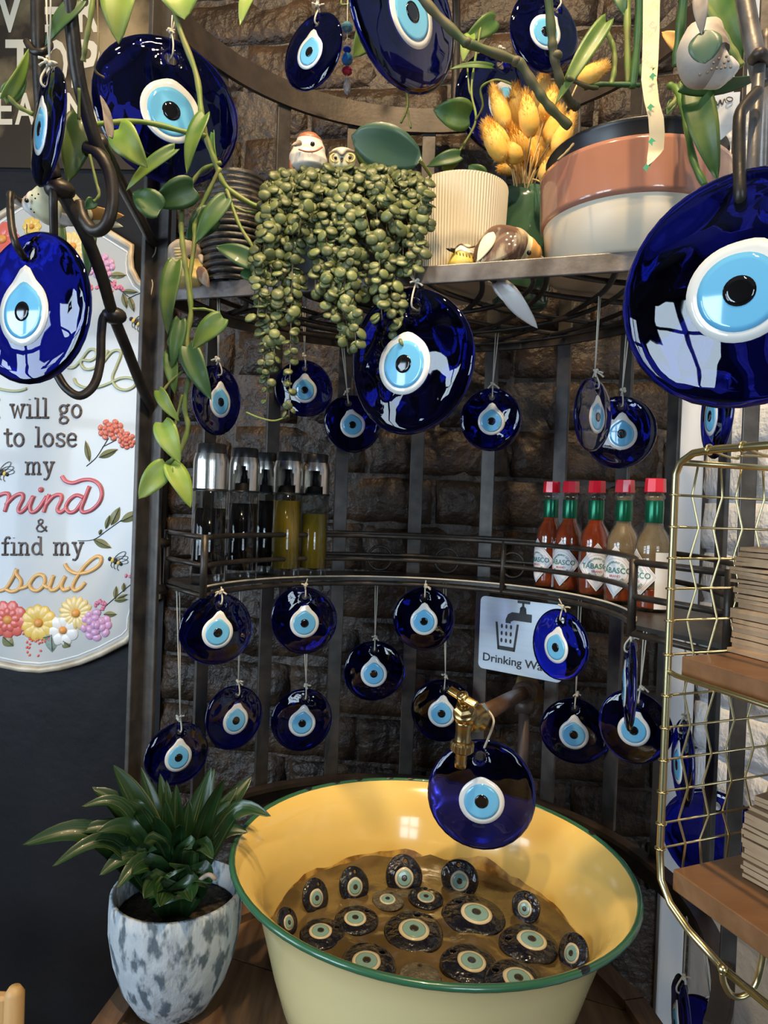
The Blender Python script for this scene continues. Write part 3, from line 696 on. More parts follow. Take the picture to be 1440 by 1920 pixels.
# on long cords from the back of the middle shelf
EYE('cobalt evil eye on the longest cord above the leaves of the potted dracaena', 332, 1414, 122, .86, 22, 4, (334, 1100), 1)
EYE('cobalt evil eye on a long cord between dracaena leaves and vinegar bottles', 439, 1345, 120, rY(439, 1345, B_), 28, 6, (452, 1100), 1)
EYE('cobalt evil eye on a cord directly below the one under the olive oil bottles', 566, 1350, 117, rY(566, 1350, B_), 8, 6, (573, 1200), 1)
EYE('cobalt evil eye on a long cord midway between two shelf-edge eyes', 701, 1258, 114, rY(701, 1258, B_), 0, 0, (706, 1092), 1)
EYE('cobalt evil eye partly behind the brass tap handle', 829, 1332, 118, rY(829, 1332, B_), -4, 4, (834, 1092), 1)
EYE('cobalt evil eye on a cord below the drinking water plate beside the copper pipe', 1077, 1371, 126, rY(1077, 1371, B_), -6, 0, (1088, 1120), 1)
EYE('cobalt evil eye on a cord behind the edge-on eye, next to the gold wire basket', 1190, 1363, 136, rY(1190, 1363, .262), -6, 6, (1212, 1160), 1)
# on the side wall behind the gold basket
EYE('narrow edge-on cobalt evil eye on white brick behind the gold wire', 1281, 1430, 158, .74, -76, 0, (1285, 1190), 1)
EYE('plain blue glass eye facing the white wall behind the gold basket', 1340, 1578, 194, .84, 165, 0, (1336, 1190), 1, back=True)
EYE('dark cobalt evil eye seen from its edge just above the gold basket', 1344, 775, 170, .70, -72, 0, (1340, 600), 1)
EYE('cobalt evil eye seen from its edge hanging low below the gold basket', 1278, 1920, 165, .72, -78, 0, (1288, 1720), 1)
EYE('blue evil eye hanging low against the white wall under the gold hook', 1330, 1960, 170, .76, 140, 0, (1322, 1790), 1, back=True)

# ------------------------------------------------------------------ the basin and what is set in it
BX = V((0.0635, 0.735, 0)); RIM = 1.5 - 0.364
basin = root('enamel_basin', (BX.x, BX.y, ZT), 'large cream yellow enamel basin with a green rim on the barrel top', 'basin')
TB = Matrix.Translation((BX.x, BX.y, RIM)) @ Euler((math.radians(-0.6), math.radians(2.2), 0)).to_matrix().to_4x4()
outp = [(0.0, -0.171), (0.120, -0.171), (0.132, -0.166), (0.146, -0.140), (0.158, -0.105), (0.168, -0.070), (0.177, -0.040), (0.187, -0.018), (0.199, -0.004), (0.205, 0.0)]
inp = [(0.203, 0.0015), (0.197, -0.002), (0.184, -0.016), (0.174, -0.038), (0.165, -0.068), (0.155, -0.105), (0.142, -0.140), (0.128, -0.162), (0.0, -0.166)]
MB().lathe(outp, 72, TB, closed_ends=False).build('outer_wall', 'enamel_out', basin)
MB().lathe(inp, 72, TB, closed_ends=False).build('inner_wall', 'enamel_in', basin)
MB().tube([TB @ V((0.2045 * math.cos(q), 0.2045 * math.sin(q), 0)) for q in [2 * PI * i / 72 for i in range(72)]], 0.0032, 10, closed=True).build('green_rim', 'enamel_rim', basin)
ZS = -0.084
vs, fs = [V((0, 0, ZS))], []; nr, na = 26, 72
for j in range(1, nr + 1):
    for k in range(na):
        a = 2 * PI * k / na; r = (0.1638 + 0.004 * noise.noise(V((math.cos(a) * 4, math.sin(a) * 4, 2)))) * j / nr
        zz = ZS + 0.0035 * noise.fractal(V((r * math.cos(a) * 30, r * math.sin(a) * 30, 4)), 1, 2, 3) + (0.008 * max(0, j / nr - 0.9) / 0.1 if j > nr * 0.9 else 0) * (0.5 + 0.5 * noise.noise(V((math.cos(a) * 5, math.sin(a) * 5, 0))))
        vs.append(V((r * math.cos(a), r * math.sin(a), zz)))
for k in range(na): fs.append((0, 1 + k, 1 + (k + 1) % na))
for j in range(nr - 1):
    for k in range(na): l = (k + 1) % na; a = 1 + j * na; fs.append((a + k, a + na + k, a + na + l, a + l))
silt = MB(); silt.add([TB @ v for v in vs], fs); silt.build('silt_bed', 'silt', None, label='wet brown cement bed holding the old eyes inside the yellow basin', cat='silt', kind='stuff')
vs, fs = [], []; na = 90
for k in range(na):
    a = 2 * PI * k / na; hh = 0.004 + 0.012 * max(0, noise.fractal(V((math.cos(a) * 3, math.sin(a) * 3, 7)), 1, 2, 4) + 0.25); 
    for (z_, e_) in ((ZS - 0.002, 0.0006), (ZS + hh, 0.0003)):
        r = 0.165 + (z_ + 0.068) * (0.010 / 0.037) if z_ < -0.068 else 0.165 + (z_ + 0.068) * 0.3
        vs.append(TB @ V(((r - e_) * math.cos(a), (r - e_) * math.sin(a), z_)))
for k in range(na): l = (k + 1) % na; fs.append((2 * k, 2 * l, 2 * l + 1, 2 * k + 1))
m = MB(); m.add(vs, fs); m.build('tide_stain', 'tide_stain', basin)
for a0 in (92, 100, 112, 121, 133, 70, -60, 20):
    q = [math.radians(a0 + 1.1 * i) for i in range(5)]
    MB().tube([TB @ V((0.2047 * math.cos(t), 0.2047 * math.sin(t), 0.0008)) for t in q], [.0016, .0031, .0033, .0030, .0014], 8).build('rim_chip', 'black_plastic', basin)
NB = (TB.to_3x3() @ V((0, 0, 1))).normalized()
def BEYE(label, px, py, wpx, kind='flat', spin=0, dull=False, lean=None, plain=False, sink=0.0):
    c = PP(px, py, TB @ V((0, 0, ZS)), NB); rad = wpx / 2 * (c.y / FPX)
    if kind == 'flat':
        n = (NB + V((0, -0.10, 0))).normalized(); c = c + NB * (0.002 - sink)
    else:
        inward = V((BX.x - c.x, BX.y - c.y, 0)).normalized(); n = (inward * 0.60 + V((0, 0, 0.40)) + V((0, -0.40, 0))).normalized()
        c = c + V((0, 0, 0.011)) - inward * 0.001
    yv = -n; xv = V((1, 0, 0)); xv = (xv - yv * xv.dot(yv)).normalized(); zv = xv.cross(yv)
    M = basis(xv, yv, zv, c) @ Matrix.Rotation(math.radians(spin), 4, 'Y') @ Matrix.Diagonal((rad, rad * 1.5, rad, 1))
    r = root('evil_eye', c, label, 'evil eye', 'old eyes set in the yellow basin')
    put('glass_disc', OD[0] if dull else OG[int(px) % 3], r, M)
    if not plain:
        w = put('eye_white', OW, r, M); put('iris', OI, w, M); put('pupil', OU, w, M)
L_ = 'old dark evil eye '
BEYE(L_ + 'lying flat in the silt, the largest one in the basin', 888, 1722, 118, spin=-40)
BEYE(L_ + 'in the very middle of the silt with a chipped facetted edge', 776, 1752, 116, spin=10)
BEYE(L_ + 'with blue reflections in front of the middle one', 879, 1812, 108, spin=-50)
BEYE(L_ + 'with a pointed iris ring, near the pale side of the basin', 991, 1774, 110, spin=-85)
BEYE(L_ + 'with a wide blue iris close to the basin rim', 690, 1812, 108, spin=45)
BEYE(L_ + 'with an open hole beside its iris, near the potted plant', 604, 1755, 86, spin=60)
BEYE(L_ + 'with a greenish iris and a scuffed grey surface', 668, 1730, 84, spin=40)
BEYE(L_ + 'that is smallest among the flat ones, below the standing eyes', 798, 1688, 66, spin=0)
BEYE('dull grey evil eye tilted in the silt with a faded iris', 727, 1692, 60, dull=True, spin=20)
BEYE('dull evil eye lying face down and clouded by the basin rim', 788, 1838, 80, dull=True, plain=True)
BEYE(L_ + 'half hidden by the near green rim', 966, 1846, 118, spin=-60)
BEYE('faded evil eye sunk in silt at the plant side near rim', 602, 1796, 54, dull=True, sink=0.006)
BEYE(L_ + 'standing against the basin wall nearest the dracaena leaves', 592, 1700, 62, 'rim', spin=10)
BEYE(L_ + 'standing against the basin wall with an off-centre iris', 664, 1678, 64, 'rim', spin=0)
BEYE(L_ + 'standing against the far basin wall below the olive oil side', 757, 1660, 72, 'rim', spin=4)
BEYE(L_ + 'standing against the far basin wall below the hanging tap eye', 861, 1666, 70, 'rim', spin=-4)
BEYE(L_ + 'with grey scuffs leaning on the pale side of the basin wall', 984, 1720, 58, 'rim', spin=8)
BEYE(L_ + 'leaning steeply on the basin wall nearest the gold basket', 1072, 1806, 70, 'rim', spin=0)
BEYE(L_ + 'almost hidden behind the rim on the plant side', 540, 1748, 52, 'rim', spin=0)
# ------------------------------------------------------------------ the white garden sign
NF = -NW
def S(px, py, lift=0.0): return PP(px, py, wall_pt(0, 0, BLK + 0.013 + lift), NW)
half_out = [(75, 368), (112, 378), (150, 400), (195, 431), (247, 463), (244, 482), (246, 505), (258, 528), (282, 548), (296, 556), (296, 1122), (272, 1128), (254, 1146), (247, 1168), (246, 1190), (236, 1201), (190, 1225), (150, 1241), (112, 1251), (75, 1256)]
outline = half_out + [(150 - x, y + .06 * (75 - (150 - x))) for x, y in reversed(half_out[1:-1])]
sign = root('garden_sign', S(75, 1258), 'white embossed metal garden sign with floral wreath and lettering on the black wall', 'sign')
MB().slab([S(x, y) for x, y in reversed(outline)], NF, 0.008).build('plate', 'sign_enamel', sign, smooth=False)
MB().tube([S(x, y, 0.001) for x, y in outline], 0.0058, 8, closed=True, flat=(NW, 0.9)).build('rim', 'sign_rim', sign)
inner = [(75 + (x - 75) * 0.955, 815 + (y - 815) * 0.972) for x, y in outline]
MB().tube([S(x, y, 0.000) for x, y in inner], 0.0016, 6, closed=True, flat=(NW, 0.8)).build('inner_bead', 'petal_white', sign)
def script(pts_list, z0, sc, r, mat, name):
    for k, pts in enumerate(pts_list):
        q = [S(z0[0] + x / sc, z0[1] + y / sc, 0.0012) for x, y in pts]
        if len(q) == 1: MB().ball(q[0], (r * 1.4, r * 1.0, r * 1.4)).build(name, mat, sign)
        else: MB().tube(crv(q, 6), r, 8, flat=(NW, 0.7)).build(name, mat, sign)
script([[(628, 245), (690, 240), (760, 165), (830, 80), (890, 85), (895, 140), (840, 180), (765, 175), (755, 215), (790, 258), (860, 255), (920, 205), (985, 110), (1005, 85)],
        [(1005, 85), (965, 180), (950, 235)], [(965, 190), (1040, 100), (1100, 85), (1125, 120), (1085, 230), (1045, 340), (1080, 425), (1165, 455), (1240, 425), (1262, 375), (1210, 342), (1120, 345), (1030, 385), (920, 425), (800, 432), (715, 400), (688, 345)],
        [(-150, 380), (-60, 425), (60, 458), (170, 462), (245, 440)], [(640, -100), (720, -160), (790, -140), (780, -70), (700, -30)]], (0, 640), 4.966, 0.0025, 'ink_sage', 'script_garden')
script([[(-60, 470), (-20, 400), (15, 378), (45, 378), (48, 405), (25, 478)], [(32, 440), (80, 392), (120, 378), (128, 405), (102, 462), (115, 482), (150, 452), (185, 392)],
        [(190, 390), (168, 448), (178, 481), (215, 462), (262, 392)], [(230, 355)], [(276, 380), (258, 440), (245, 482)], [(256, 442), (300, 392), (340, 384), (345, 410), (322, 464), (340, 482), (376, 455)],
        [(470, 400), (430, 386), (392, 410), (370, 452), (388, 482), (425, 472), (468, 412)], [(503, 335), (474, 412), (456, 462), (470, 482), (515, 468), (556, 428), (572, 380), (560, 332), (520, 302), (468, 300), (410, 317), (368, 306), (347, 278)]], (0, 800), 3.0, 0.0034, 'ink_red', 'script_mind')
script([[(-20, 928), (30, 912), (72, 850), (92, 803), (92, 830), (118, 872), (102, 915), (62, 928), (28, 912)], [(104, 912), (150, 898), (185, 852), (222, 832), (250, 850), (245, 892), (212, 922), (178, 915), (168, 885), (188, 850)],
        [(240, 885), (275, 905), (300, 838)], [(302, 838), (278, 890), (288, 921), (328, 905), (366, 842)], [(366, 842), (346, 892), (358, 920), (392, 908)],
        [(363, 772), (385, 806), (430, 826), (498, 817), (556, 780), (569, 742), (540, 732), (482, 778), (430, 850), (408, 900), (420, 922), (452, 908), (478, 878)]], (0, 800), 3.0, 0.0033, 'ink_orange', 'script_soul')
# slab lettering drawn with strokes (x-height = 1)
def el(cx, cy, rx, ry, a0=0, a1=360, n=18): return [(cx + rx * math.cos(math.radians(lerp(a0, a1, i / n))), cy + ry * math.sin(math.radians(lerp(a0, a1, i / n)))) for i in range(n + 1)]
GLY = {
 'o': (1.0, [el(.5, .5, .38, .48)]), 'l': (.62, [[(.1, 1.5), (.33, 1.5), (.33, 0)], [(.05, 0), (.62, 0)]]),
 'i': (.62, [[(.1, 1), (.33, 1), (.33, 0)], [(.05, 0), (.62, 0)], [(.33, 1.4), (.33, 1.44)]]), 'w': (1.35, [[(.2, 1), (.45, 0), (.7, .9), (.95, 0), (1.2, 1)], [(.05, 1), (.42, 1)], [(1.0, 1), (1.36, 1)]]),
 'g': (1.0, [el(.44, .66, .3, .3), [(.3, .38), (.2, .22), (.34, .08), (.68, .02), (.84, -.18), (.7, -.40), (.4, -.46), (.14, -.36), (.12, -.16), (.3, .06)], [(.68, .86), (.82, 1.0), (.95, .96)]]),
 't': (.75, [[(.35, 1.4), (.35, .25), (.45, .03), (.62, .02), (.75, .12)], [(.06, 1), (.72, 1)]]), 's': (.88, [[(.78, .72), (.76, .9), (.5, 1), (.22, .92), (.18, .7), (.36, .56), (.64, .46), (.8, .28), (.72, .07), (.46, 0), (.18, .08), (.14, .28)]]),
 'e': (.98, [[(.14, .52), (.84, .52), (.82, .76), (.66, .96), (.46, 1), (.24, .88), (.13, .62), (.14, .34), (.28, .1), (.5, 0), (.72, .05), (.84, .2)]]),
 'm': (1.6, [[(.06, 1), (.26, 1), (.26, 0)], [(.26, .74), (.44, .98), (.66, .98), (.78, .8), (.78, 0)], [(.78, .74), (.96, .98), (1.18, .98), (1.3, .8), (1.3, 0)], [(.06, 0), (.46, 0)], [(.62, 0), (.94, 0)], [(1.14, 0), (1.5, 0)]]),
 'n': (1.1, [[(.06, 1), (.26, 1), (.26, 0)], [(.26, .74), (.44, .98), (.68, .98), (.82, .8), (.82, 0)], [(.06, 0), (.46, 0)], [(.64, 0), (1.02, 0)]]),
 'y': (1.1, [[(.2, 1), (.56, .05)], [(.9, 1), (.46, -.3), (.3, -.46), (.1, -.42)], [(.04, 1), (.42, 1)], [(.7, 1), (1.06, 1)]]),
 'f': (.72, [[(.76, 1.34), (.66, 1.48), (.46, 1.46), (.34, 1.28), (.34, 0)], [(.06, 0), (.62, 0)], [(.06, .98), (.66, .98)]]), 'd': (1.1, [[(.62, 1.5), (.84, 1.5), (.84, 0), (1.02, 0)], el(.48, .5, .36, .48)]),
 'I': (.62, [[(.32, 1.4), (.32, 0)], [(.05, 0), (.6, 0)], [(.05, 1.4), (.6, 1.4)]]),
 '&': (1.15, [[(1.05, .04), (.3, .95), (.26, 1.2), (.46, 1.36), (.68, 1.24), (.66, 1.0), (.24, .66), (.1, .36), (.24, .06), (.54, 0), (.84, .2), (1.0, .62)]])}
def slabtext(s, x0, y0, xh, wid=None):
    """baseline starts at pixel x0,y0; xh = x-height in pixels"""
    tot = sum((GLY[c][0] if c != ' ' else .75) + .06 for c in s); k = xh if wid is None else wid / tot
    x = x0
    for c in s:
        if c == ' ': x += .75 * k; continue
        m = MB()
        for st in GLY[c][1]: m.tube([S(x + a * k, y0 - b * xh, 0.0010) for a, b in st], 0.0021 * xh / 24, 6, flat=(NW, 0.7))
        m.build('letter', 'ink_grey', sign); x += (GLY[c][0] + .06) * k
slabtext('I will go', -14, 783, 24, 172); slabtext('to lose', 6, 837, 24, 142); slabtext('my', 46, 889, 22, 58)
slabtext('&', 66, 997, 17, 25); slabtext('find my', 2, 1040, 22, 158)
def oriented(px, py, lift, ang, a, b, h):
    c = S(px, py, lift); e = S(px + math.cos(ang), py + math.sin(ang), lift) - c; sc = 1.0
    x = e.normalized(); z = NF; y = z.cross(x); u = e.length
    return c, basis(x, y, z).to_3x3(), (a * u, b * u, h)
def blob(mb, px, py, ang, a, b, h=0.0022, lift=0.0, mi=0):
    c, R, rad = oriented(px, py, lift, math.radians(ang), a, b, h); mb.ball(c, rad, R, 10, 6, mi)
def flower(px, py, r, n, mat, heart='petal_heart', layers=1, rot=0.0, asp=0.36, label=None):
    f = MB(); blob(f, px, py, 0, r * 0.26, r * 0.24, 0.0042, 0.0015); fl = f.build('flower', heart, sign, label=label)
    for ly in range(layers):
        k = 1 - 0.33 * ly
        for i in range(n):
            an = rot + 360 * i / n + ly * 180 / n; a = math.radians(an); m = MB()
            blob(m, px + math.cos(a) * r * .6 * k, py + math.sin(a) * r * .6 * k, an, r * .44 * k, r * asp * k, 0.0024 + ly * 0.0014, 0.0004 * ly); m.build('petal', mat, fl)
def peony(px, py, r, mat, seed, label=None, sx=1.0, sy=1.0):
    rr = random.Random(seed); f = MB(); blob(f, px, py, 0, r * .5, r * .5, 0.003); fl = f.build('flower', mat, sign, label=label)
    for ring, n in ((.78, 9), (.45, 6), (.1, 2)):
        for i in range(n):
            a = 2 * PI * i / n + rr.uniform(-.2, .2) + ring; m = MB()
            blob(m, px + math.cos(a) * r * ring * sx, py + math.sin(a) * r * ring * sy, math.degrees(a) + 90, r * .30, r * .24, 0.003 + (0.8 - ring) * 0.003, 0.0008 * (1 - ring)); m.build('petal', mat, fl)
def sleaf(px, py, qx, qy, w, mat='sign_leaf'):
    m = MB(); an = math.degrees(math.atan2(qy - py, qx - px)); L = math.hypot(qx - px, qy - py)
    c = S((px + qx) / 2, (py + qy) / 2); pts = []
    for i in range(15):
        t = i / 14; pts.append((t, math.sin(PI * t ** 0.85) * w / 2))
    dx, dy = (qx - px) / L, (qy - py) / L
    rim = [(px + dx * L * t - dy * s, py + dy * L * t + dx * s) for t, s in pts] + [(px + dx * L * t + dy * s, py + dy * L * t - dx * s) for t, s in reversed(pts[1:-1])]
    vs = [S(x, y, 0.0) for x, y in rim] + [S(px + dx * L * t, py + dy * L * t, 0.0026) for t in (.25, .5, .75)]
    n = len(rim); fs = []
    for i in range(n):
        t = pts[i][0] if i < 15 else pts[28 - i][0]; j = (i + 1) % n; t2 = pts[j][0] if j < 15 else pts[28 - j][0]
        ia = n + min(2, int(t * 3)); ib = n + min(2, int(t2 * 3))
        fs.append((i, j, ia) if ia == ib else (i, j, ib, ia))
    m.add(vs, fs); m.build('leaf', mat, sign, smooth=False)
    MB().tube([S(px + dx * L * t, py + dy * L * t, 0.0029) for t in (0, .3, .6, .9)], 0.0005, 5).build('leaf_vein', 'ink_black', sign)
def stem(pts, r=0.0007): MB().tube(crv([S(x, y, 0.0006) for x, y in pts], 5), r, 5).build('stem', 'ink_black', sign)
def berries(px, py, n, sp, mat, seed, r=4.2):
    rr = random.Random(seed)
    for i in range(n):
        m = MB(); blob(m, px + rr.gauss(0, sp), py + rr.gauss(0, sp * .8), rr.uniform(0, 180), r, r * .75, 0.002); m.build('berry', mat, sign)
flower(15, 1162, 36, 9, 'petal_red', rot=10, layers=2); flower(72, 1168, 34, 11, 'petal_yellow', rot=5); flower(142, 1150, 32, 15, 'petal_pale', rot=0, asp=.22)
flower(118, 1182, 30, 7, 'petal_white', rot=20, asp=.42); peony(180, 1172, 30, 'petal_pink', 3); flower(-50, 1160, 34, 10, 'petal_yellow'); flower(-100, 1130, 28, 9, 'petal_coral')
berries(62, 1202, 26, 15, 'petal_red', 5, 3.0); sleaf(5, 1194, 26, 1212, 22); sleaf(96, 1190, 98, 1224, 24, 'sign_leaf_blue'); sleaf(80, 1196, 96, 1192, 14, 'sign_leaf_blue'); sleaf(118, 1202, 132, 1213, 20)
stem([(188, 1145), (205, 1130), (240, 1100), (262, 1085)]); sleaf(194, 1152, 220, 1152, 12); sleaf(216, 1124, 218, 1098, 10); sleaf(232, 1110, 232, 1092, 9); sleaf(214, 1126, 241, 1124, 10); sleaf(220, 1122, 240, 1114, 7)
berries(190, 1130, 12, 6, 'petal_rose', 8); berries(250, 1080, 9, 6, 'petal_rose', 9); berries(257, 1105, 7, 4, 'petal_rose', 10)
stem([(146, 1014), (175, 1012), (200, 995), (228, 975)]); sleaf(226, 978, 266, 958, 18); sleaf(208, 985, 225, 950, 18); sleaf(198, 992, 206, 965, 10); sleaf(186, 1003, 190, 992, 7); sleaf(175, 1012, 210, 1028, 16)
peony(208, 806, 21, 'petal_coral', 4, sx=1.25); peony(238, 826, 17, 'petal_coral', 5); stem([(162, 874), (180, 858), (195, 835), (203, 822)]); stem([(192, 838), (218, 825)]); sleaf(185, 858, 222, 842, 15); sleaf(168, 866, 160, 825, 12); stem([(240, 560), (262, 550), (290, 545)])
peony(192, 500, 24, 'petal_pink', 6); peony(168, 502, 14, 'petal_pink', 7); sleaf(205, 517, 238, 516, 14); berries(160, 535, 14, 8, 'petal_rose', 11); berries(212, 535, 16, 8, 'petal_rose', 12); stem([(200, 520), (228, 546), (240, 556)]); sleaf(228, 546, 260, 548, 10); sleaf(230, 550, 238, 580, 12); sleaf(242, 556, 252, 586, 12)
flower(136, 462, 28, 13, 'petal_pale', asp=.24); flower(138, 488, 16, 6, 'petal_white', asp=.4); flower(5, 448, 32, 9, 'petal_red'); sleaf(50, 438, 50, 418, 10); flower(60, 425, 18, 8, 'petal_yellow')
def bee(px, py, k, ang):
    a = math.radians(ang)
    for i, (d, mat, r) in enumerate(((0, 'ink_black', 5), (6, 'petal_yellow', 6), (12, 'ink_black', 6.4), (18, 'petal_yellow', 5.6), (23, 'ink_black', 4))):
        m = MB(); blob(m, px + math.cos(a) * d * k, py + math.sin(a) * d * k, ang, 3.6 * k, r * k * .85, 0.0028); m.build('bee_body', mat, sign)
    for wa in (-62, -38, -20):
        w = a + math.radians(wa); m = MB()
        pts = [S(px + math.cos(a) * 8 * k + math.cos(w) * (14 + 13 * math.cos(t)) * k - math.sin(w) * 5 * k * math.sin(t), py + math.sin(a) * 8 * k + math.sin(w) * (14 + 13 * math.cos(t)) * k + math.cos(w) * 5 * k * math.sin(t), 0.0012) for t in [2 * PI * i / 16 for i in range(16)]]
        m.tube(pts, 0.0005, 5, closed=True); m.build('bee_wing', 'ink_black', sign)
    for d in (4, 10, 17):
        MB().tube([S(px + math.cos(a) * d * k, py + math.sin(a) * d * k, .001), S(px + math.cos(a) * d * k - 2, py + math.sin(a) * d * k + 11 * k, .001), S(px + math.cos(a) * d * k + 1, py + math.sin(a) * d * k + 15 * k, .001)], 0.0005, 5).build('bee_leg', 'ink_black', sign)
bee(206, 1048, 1.0, 25); bee(-8, 882, 1.0, 20); bee(246, 598, .95, 35)

# ------------------------------------------------------------------ lettered poster
po = root('poster', PP(80, 310, wall_pt(0, 0, BLK), NW), 'dark bronze poster with worn white capital lettering hung above the white sign', 'poster')
def Q(px, py, lift=0.0): return PP(px, py, wall_pt(0, 0, BLK + 0.006 + lift), NW)
MB().slab([Q(-260, 309), Q(262, 318), Q(290, -80), Q(-260, -90)], NF, 0.005).build('board', 'poster', po, smooth=False)
def poster_text(s, x0, y0, hpx, xs):
    for c, (a, b) in zip(s, xs):
        vs, fs = text_geo(c, 1.0, 0.02, 'LEFT'); mn = min(v.x for v in vs); mx = max(v.x for v in vs); mt = max(v.y for v in vs)
        m = MB(); m.add([Q(a + (v.x - mn) / (mx - mn) * (b - a), y0 - v.y / mt * hpx, 0.0006) for v in vs], fs); m.build('letter', 'poster_ink', po, smooth=False)
poster_text('NEVER', 0, 58, 78, [(-130, -80), (-65, -20), (-8, 44), (62, 112), (145, 187)]); poster_text('STOP', 0, 162, 88, [(-50, -2), (10, 66), (84, 127), (134, 187)])
poster_text('LEARNING', 0, 232, 58, [(-50, -12), (-8, 23), (28, 66), (78, 112), (124, 162), (176, 190), (200, 238), (246, 284)])

# ------------------------------------------------------------------ drinking water plate
dw = rack_deg(966, 1195); Rt = RB - 0.004
cpl = rack(dw, Rt, 0); nrm = V((math.cos(math.radians(dw)), math.sin(math.radians(dw)), 0))
nrm = (nrm + V((0.12, 0.0, 0))).normalized()
tpl = V((nrm.y, -nrm.x, 0)); pl0 = PP(966, 1195, cpl - nrm * 0.006, nrm)
pw, ph = 0.132, 0.108
org = PP(899, 1184, cpl - nrm * 0.006, nrm)       # middle of the left edge
wp = root('drinking_water_plate', org + tpl * pw / 2 - ZUP * ph / 2, 'brushed metal drinking water plate with a tap symbol on the rack straps', 'sign')
def W(u, v, l=0.0): return org + tpl * (u * pw) + ZUP * ((v - 0.5) * ph) - nrm * l
cr_ = []
for (cx_, cz_, a) in ((1 - .06, 1 - .07, 0), (.06, 1 - .07, 90), (.06, .07, 180), (1 - .06, .07, 270)):
    for i in range(6): q = math.radians(a + 18 * i); cr_.append(W(cx_ + .06 * math.cos(q), cz_ + .07 * math.sin(q)))
MB().slab(cr_, -nrm, 0.0016).build('plate', 'plate_metal', wp, smooth=False)
def wpoly(pts, name='symbol'): MB().slab([W(a, b, 0.0005) for a, b in pts], -nrm, 0.0004).build(name, 'ink_black', wp, smooth=False)
vs, fs = text_geo('Drinking Water', 1.0, 0.012, 'LEFT'); mx = max(v.x for v in vs)
MB().add([W(.05 + v.x / mx * .90, .115 + v.y * .155, 0.0005) for v in vs], fs).build('lettering', 'ink_black', wp, smooth=False)
def ell(cx, cy, rx, ry, n=14): return [(cx + rx * math.cos(2 * PI * i / n), cy + ry * math.sin(2 * PI * i / n)) for i in range(n)]
ox = .20; kx = .62
def T(pts): return [(ox + a * kx, .30 + b * .60) for a, b in pts]
wpoly(T([(.0, .62), (.04, .62), (.09, .10), (.09, .0), (.06, .0)]), 'glass_symbol'); wpoly(T([(.42, .62), (.46, .62), (.40, .0), (.37, .0), (.37, .10)]), 'glass_symbol'); wpoly(T([(.06, .09), (.06, 0), (.40, 0), (.40, .09)]), 'glass_symbol')
for i in range(3):
    for j in range(3): wpoly(T(ell(.13 + i * .09, .22 + j * .16, .02, .05)), 'drop_symbol')
wpoly(T([(.20, .62), (.20, .70), (.24, .82), (.32, .88), (.70, .88), (.70, .70), (.36, .70), (.30, .66), (.30, .62)]), 'tap_symbol'); wpoly(T([(.46, .87), (.48, 1.0), (.58, 1.0), (.60, .87)]), 'tap_symbol'); wpoly(T(ell(.53, .97, .06, .07)), 'tap_symbol'); wpoly(T([(.42, 1.10), (.42, 1.16), (.66, 1.16), (.66, 1.10)]), 'tap_symbol'); wpoly(T([(.51, 1.0), (.51, 1.12), (.55, 1.12), (.55, 1.0)]), 'tap_symbol')

# ------------------------------------------------------------------ oil and vinegar dispensers
def dispenser(px, Y, label, liq, h=0.166, r=0.0195, level=0.6, turn=0.0, plain=False):
    c = P(px, 1080, Y); c.z = ZM; T_ = Matrix.Translation(c)
    t = root('oil_dispenser', c, label, 'bottle', 'oil and vinegar dispensers on the wire shelf')
    bh = h * 0.665
    MB().lathe([(0, 0), (r * .95, 0), (r, .002), (r, bh), (r * .93, bh + .001), (r * .93, .013), (0, .012)], 32, T_, closed_ends=False).build('glass_body', 'bottle_glass', t)
    MB().lathe([(0, .0125), (r * .925, .0135), (r * .925, bh * level), (0, bh * level)], 28, T_, closed_ends=False).build('liquid', liq, t)
    m = MB(); m.lathe([(r * 1.02, bh), (r * 1.02, bh + .003), (r * .95, bh + .003)], 32, T_, closed_ends=False); m.build('collar', 'black_plastic', t)
    # steel cap with an arched opening
    z0, z1 = bh + .003, h - .012; n, ns = 8, 48; vs, fs = [], []
    for i in range(n + 1):
        for k in range(ns):
            a = 2 * PI * k / ns; rr = r * (1.0 if i < n - 1 else (.97 if i == n - 1 else .90)); zz = lerp(z0, z1, i / n) + (0 if i < n else .001)
            vs.append(T_ @ V((rr * math.cos(a), rr * math.sin(a), zz)))
    open_a = -PI / 2 + turn
    for i in range(n):
        for k in range(ns):
            a = 2 * PI * (k + .5) / ns; da = abs(math.atan2(math.sin(a - open_a), math.cos(a - open_a)))
            lim = 0.60 * math.sqrt(max(0, 1 - ((i + .5) / (n * .78)) ** 3)) if i < n * .78 else 0
            if da < lim and not plain: continue
            l = (k + 1) % ns; fs.append((i * ns + k, i * ns + l, (i + 1) * ns + l, (i + 1) * ns + k))
    m = MB(); m.add(vs, fs); m.build('steel_cap', 'cap_steel', t)
    m = MB(); m.lathe([(r * .9, z0 - .001), (r * .86, z0), (r * .60, z0 + .001), (r * .55, z0 + .009), (.004, z0 + .010), (.004, z0 + .018), (.0028, z0 + .020), (.0028, z1 - .004), (0, z1 - .004)], 20, T_, closed_ends=False); m.build('spout', 'black_plastic', t)
    m = MB(); m.lathe([(r * .84, z1 - .001), (r * .84, h), (r * .78, h + .001), (0, h + .001)], 28, T_, closed_ends=False); m.build('lid', 'black_plastic', t)
dispenser(389, .845, 'vinegar dispenser with closed steel cap at the plain end of the row by the pothos', 'vinegar', level=.82, plain=True, r=.0205)
dispenser(452, .90, 'dark vinegar dispenser with arched steel cap right beside the closed-cap one', 'vinegar', level=.88, turn=-.1)
dispenser(491, .975, 'dark vinegar dispenser set back behind its neighbours, steel cap partly hidden', 'vinegar', level=.92, turn=.2, r=.0185)
dispenser(534, .945, 'green olive oil dispenser filled nearly to its steel cap', 'olive_oil', level=.93, turn=0)
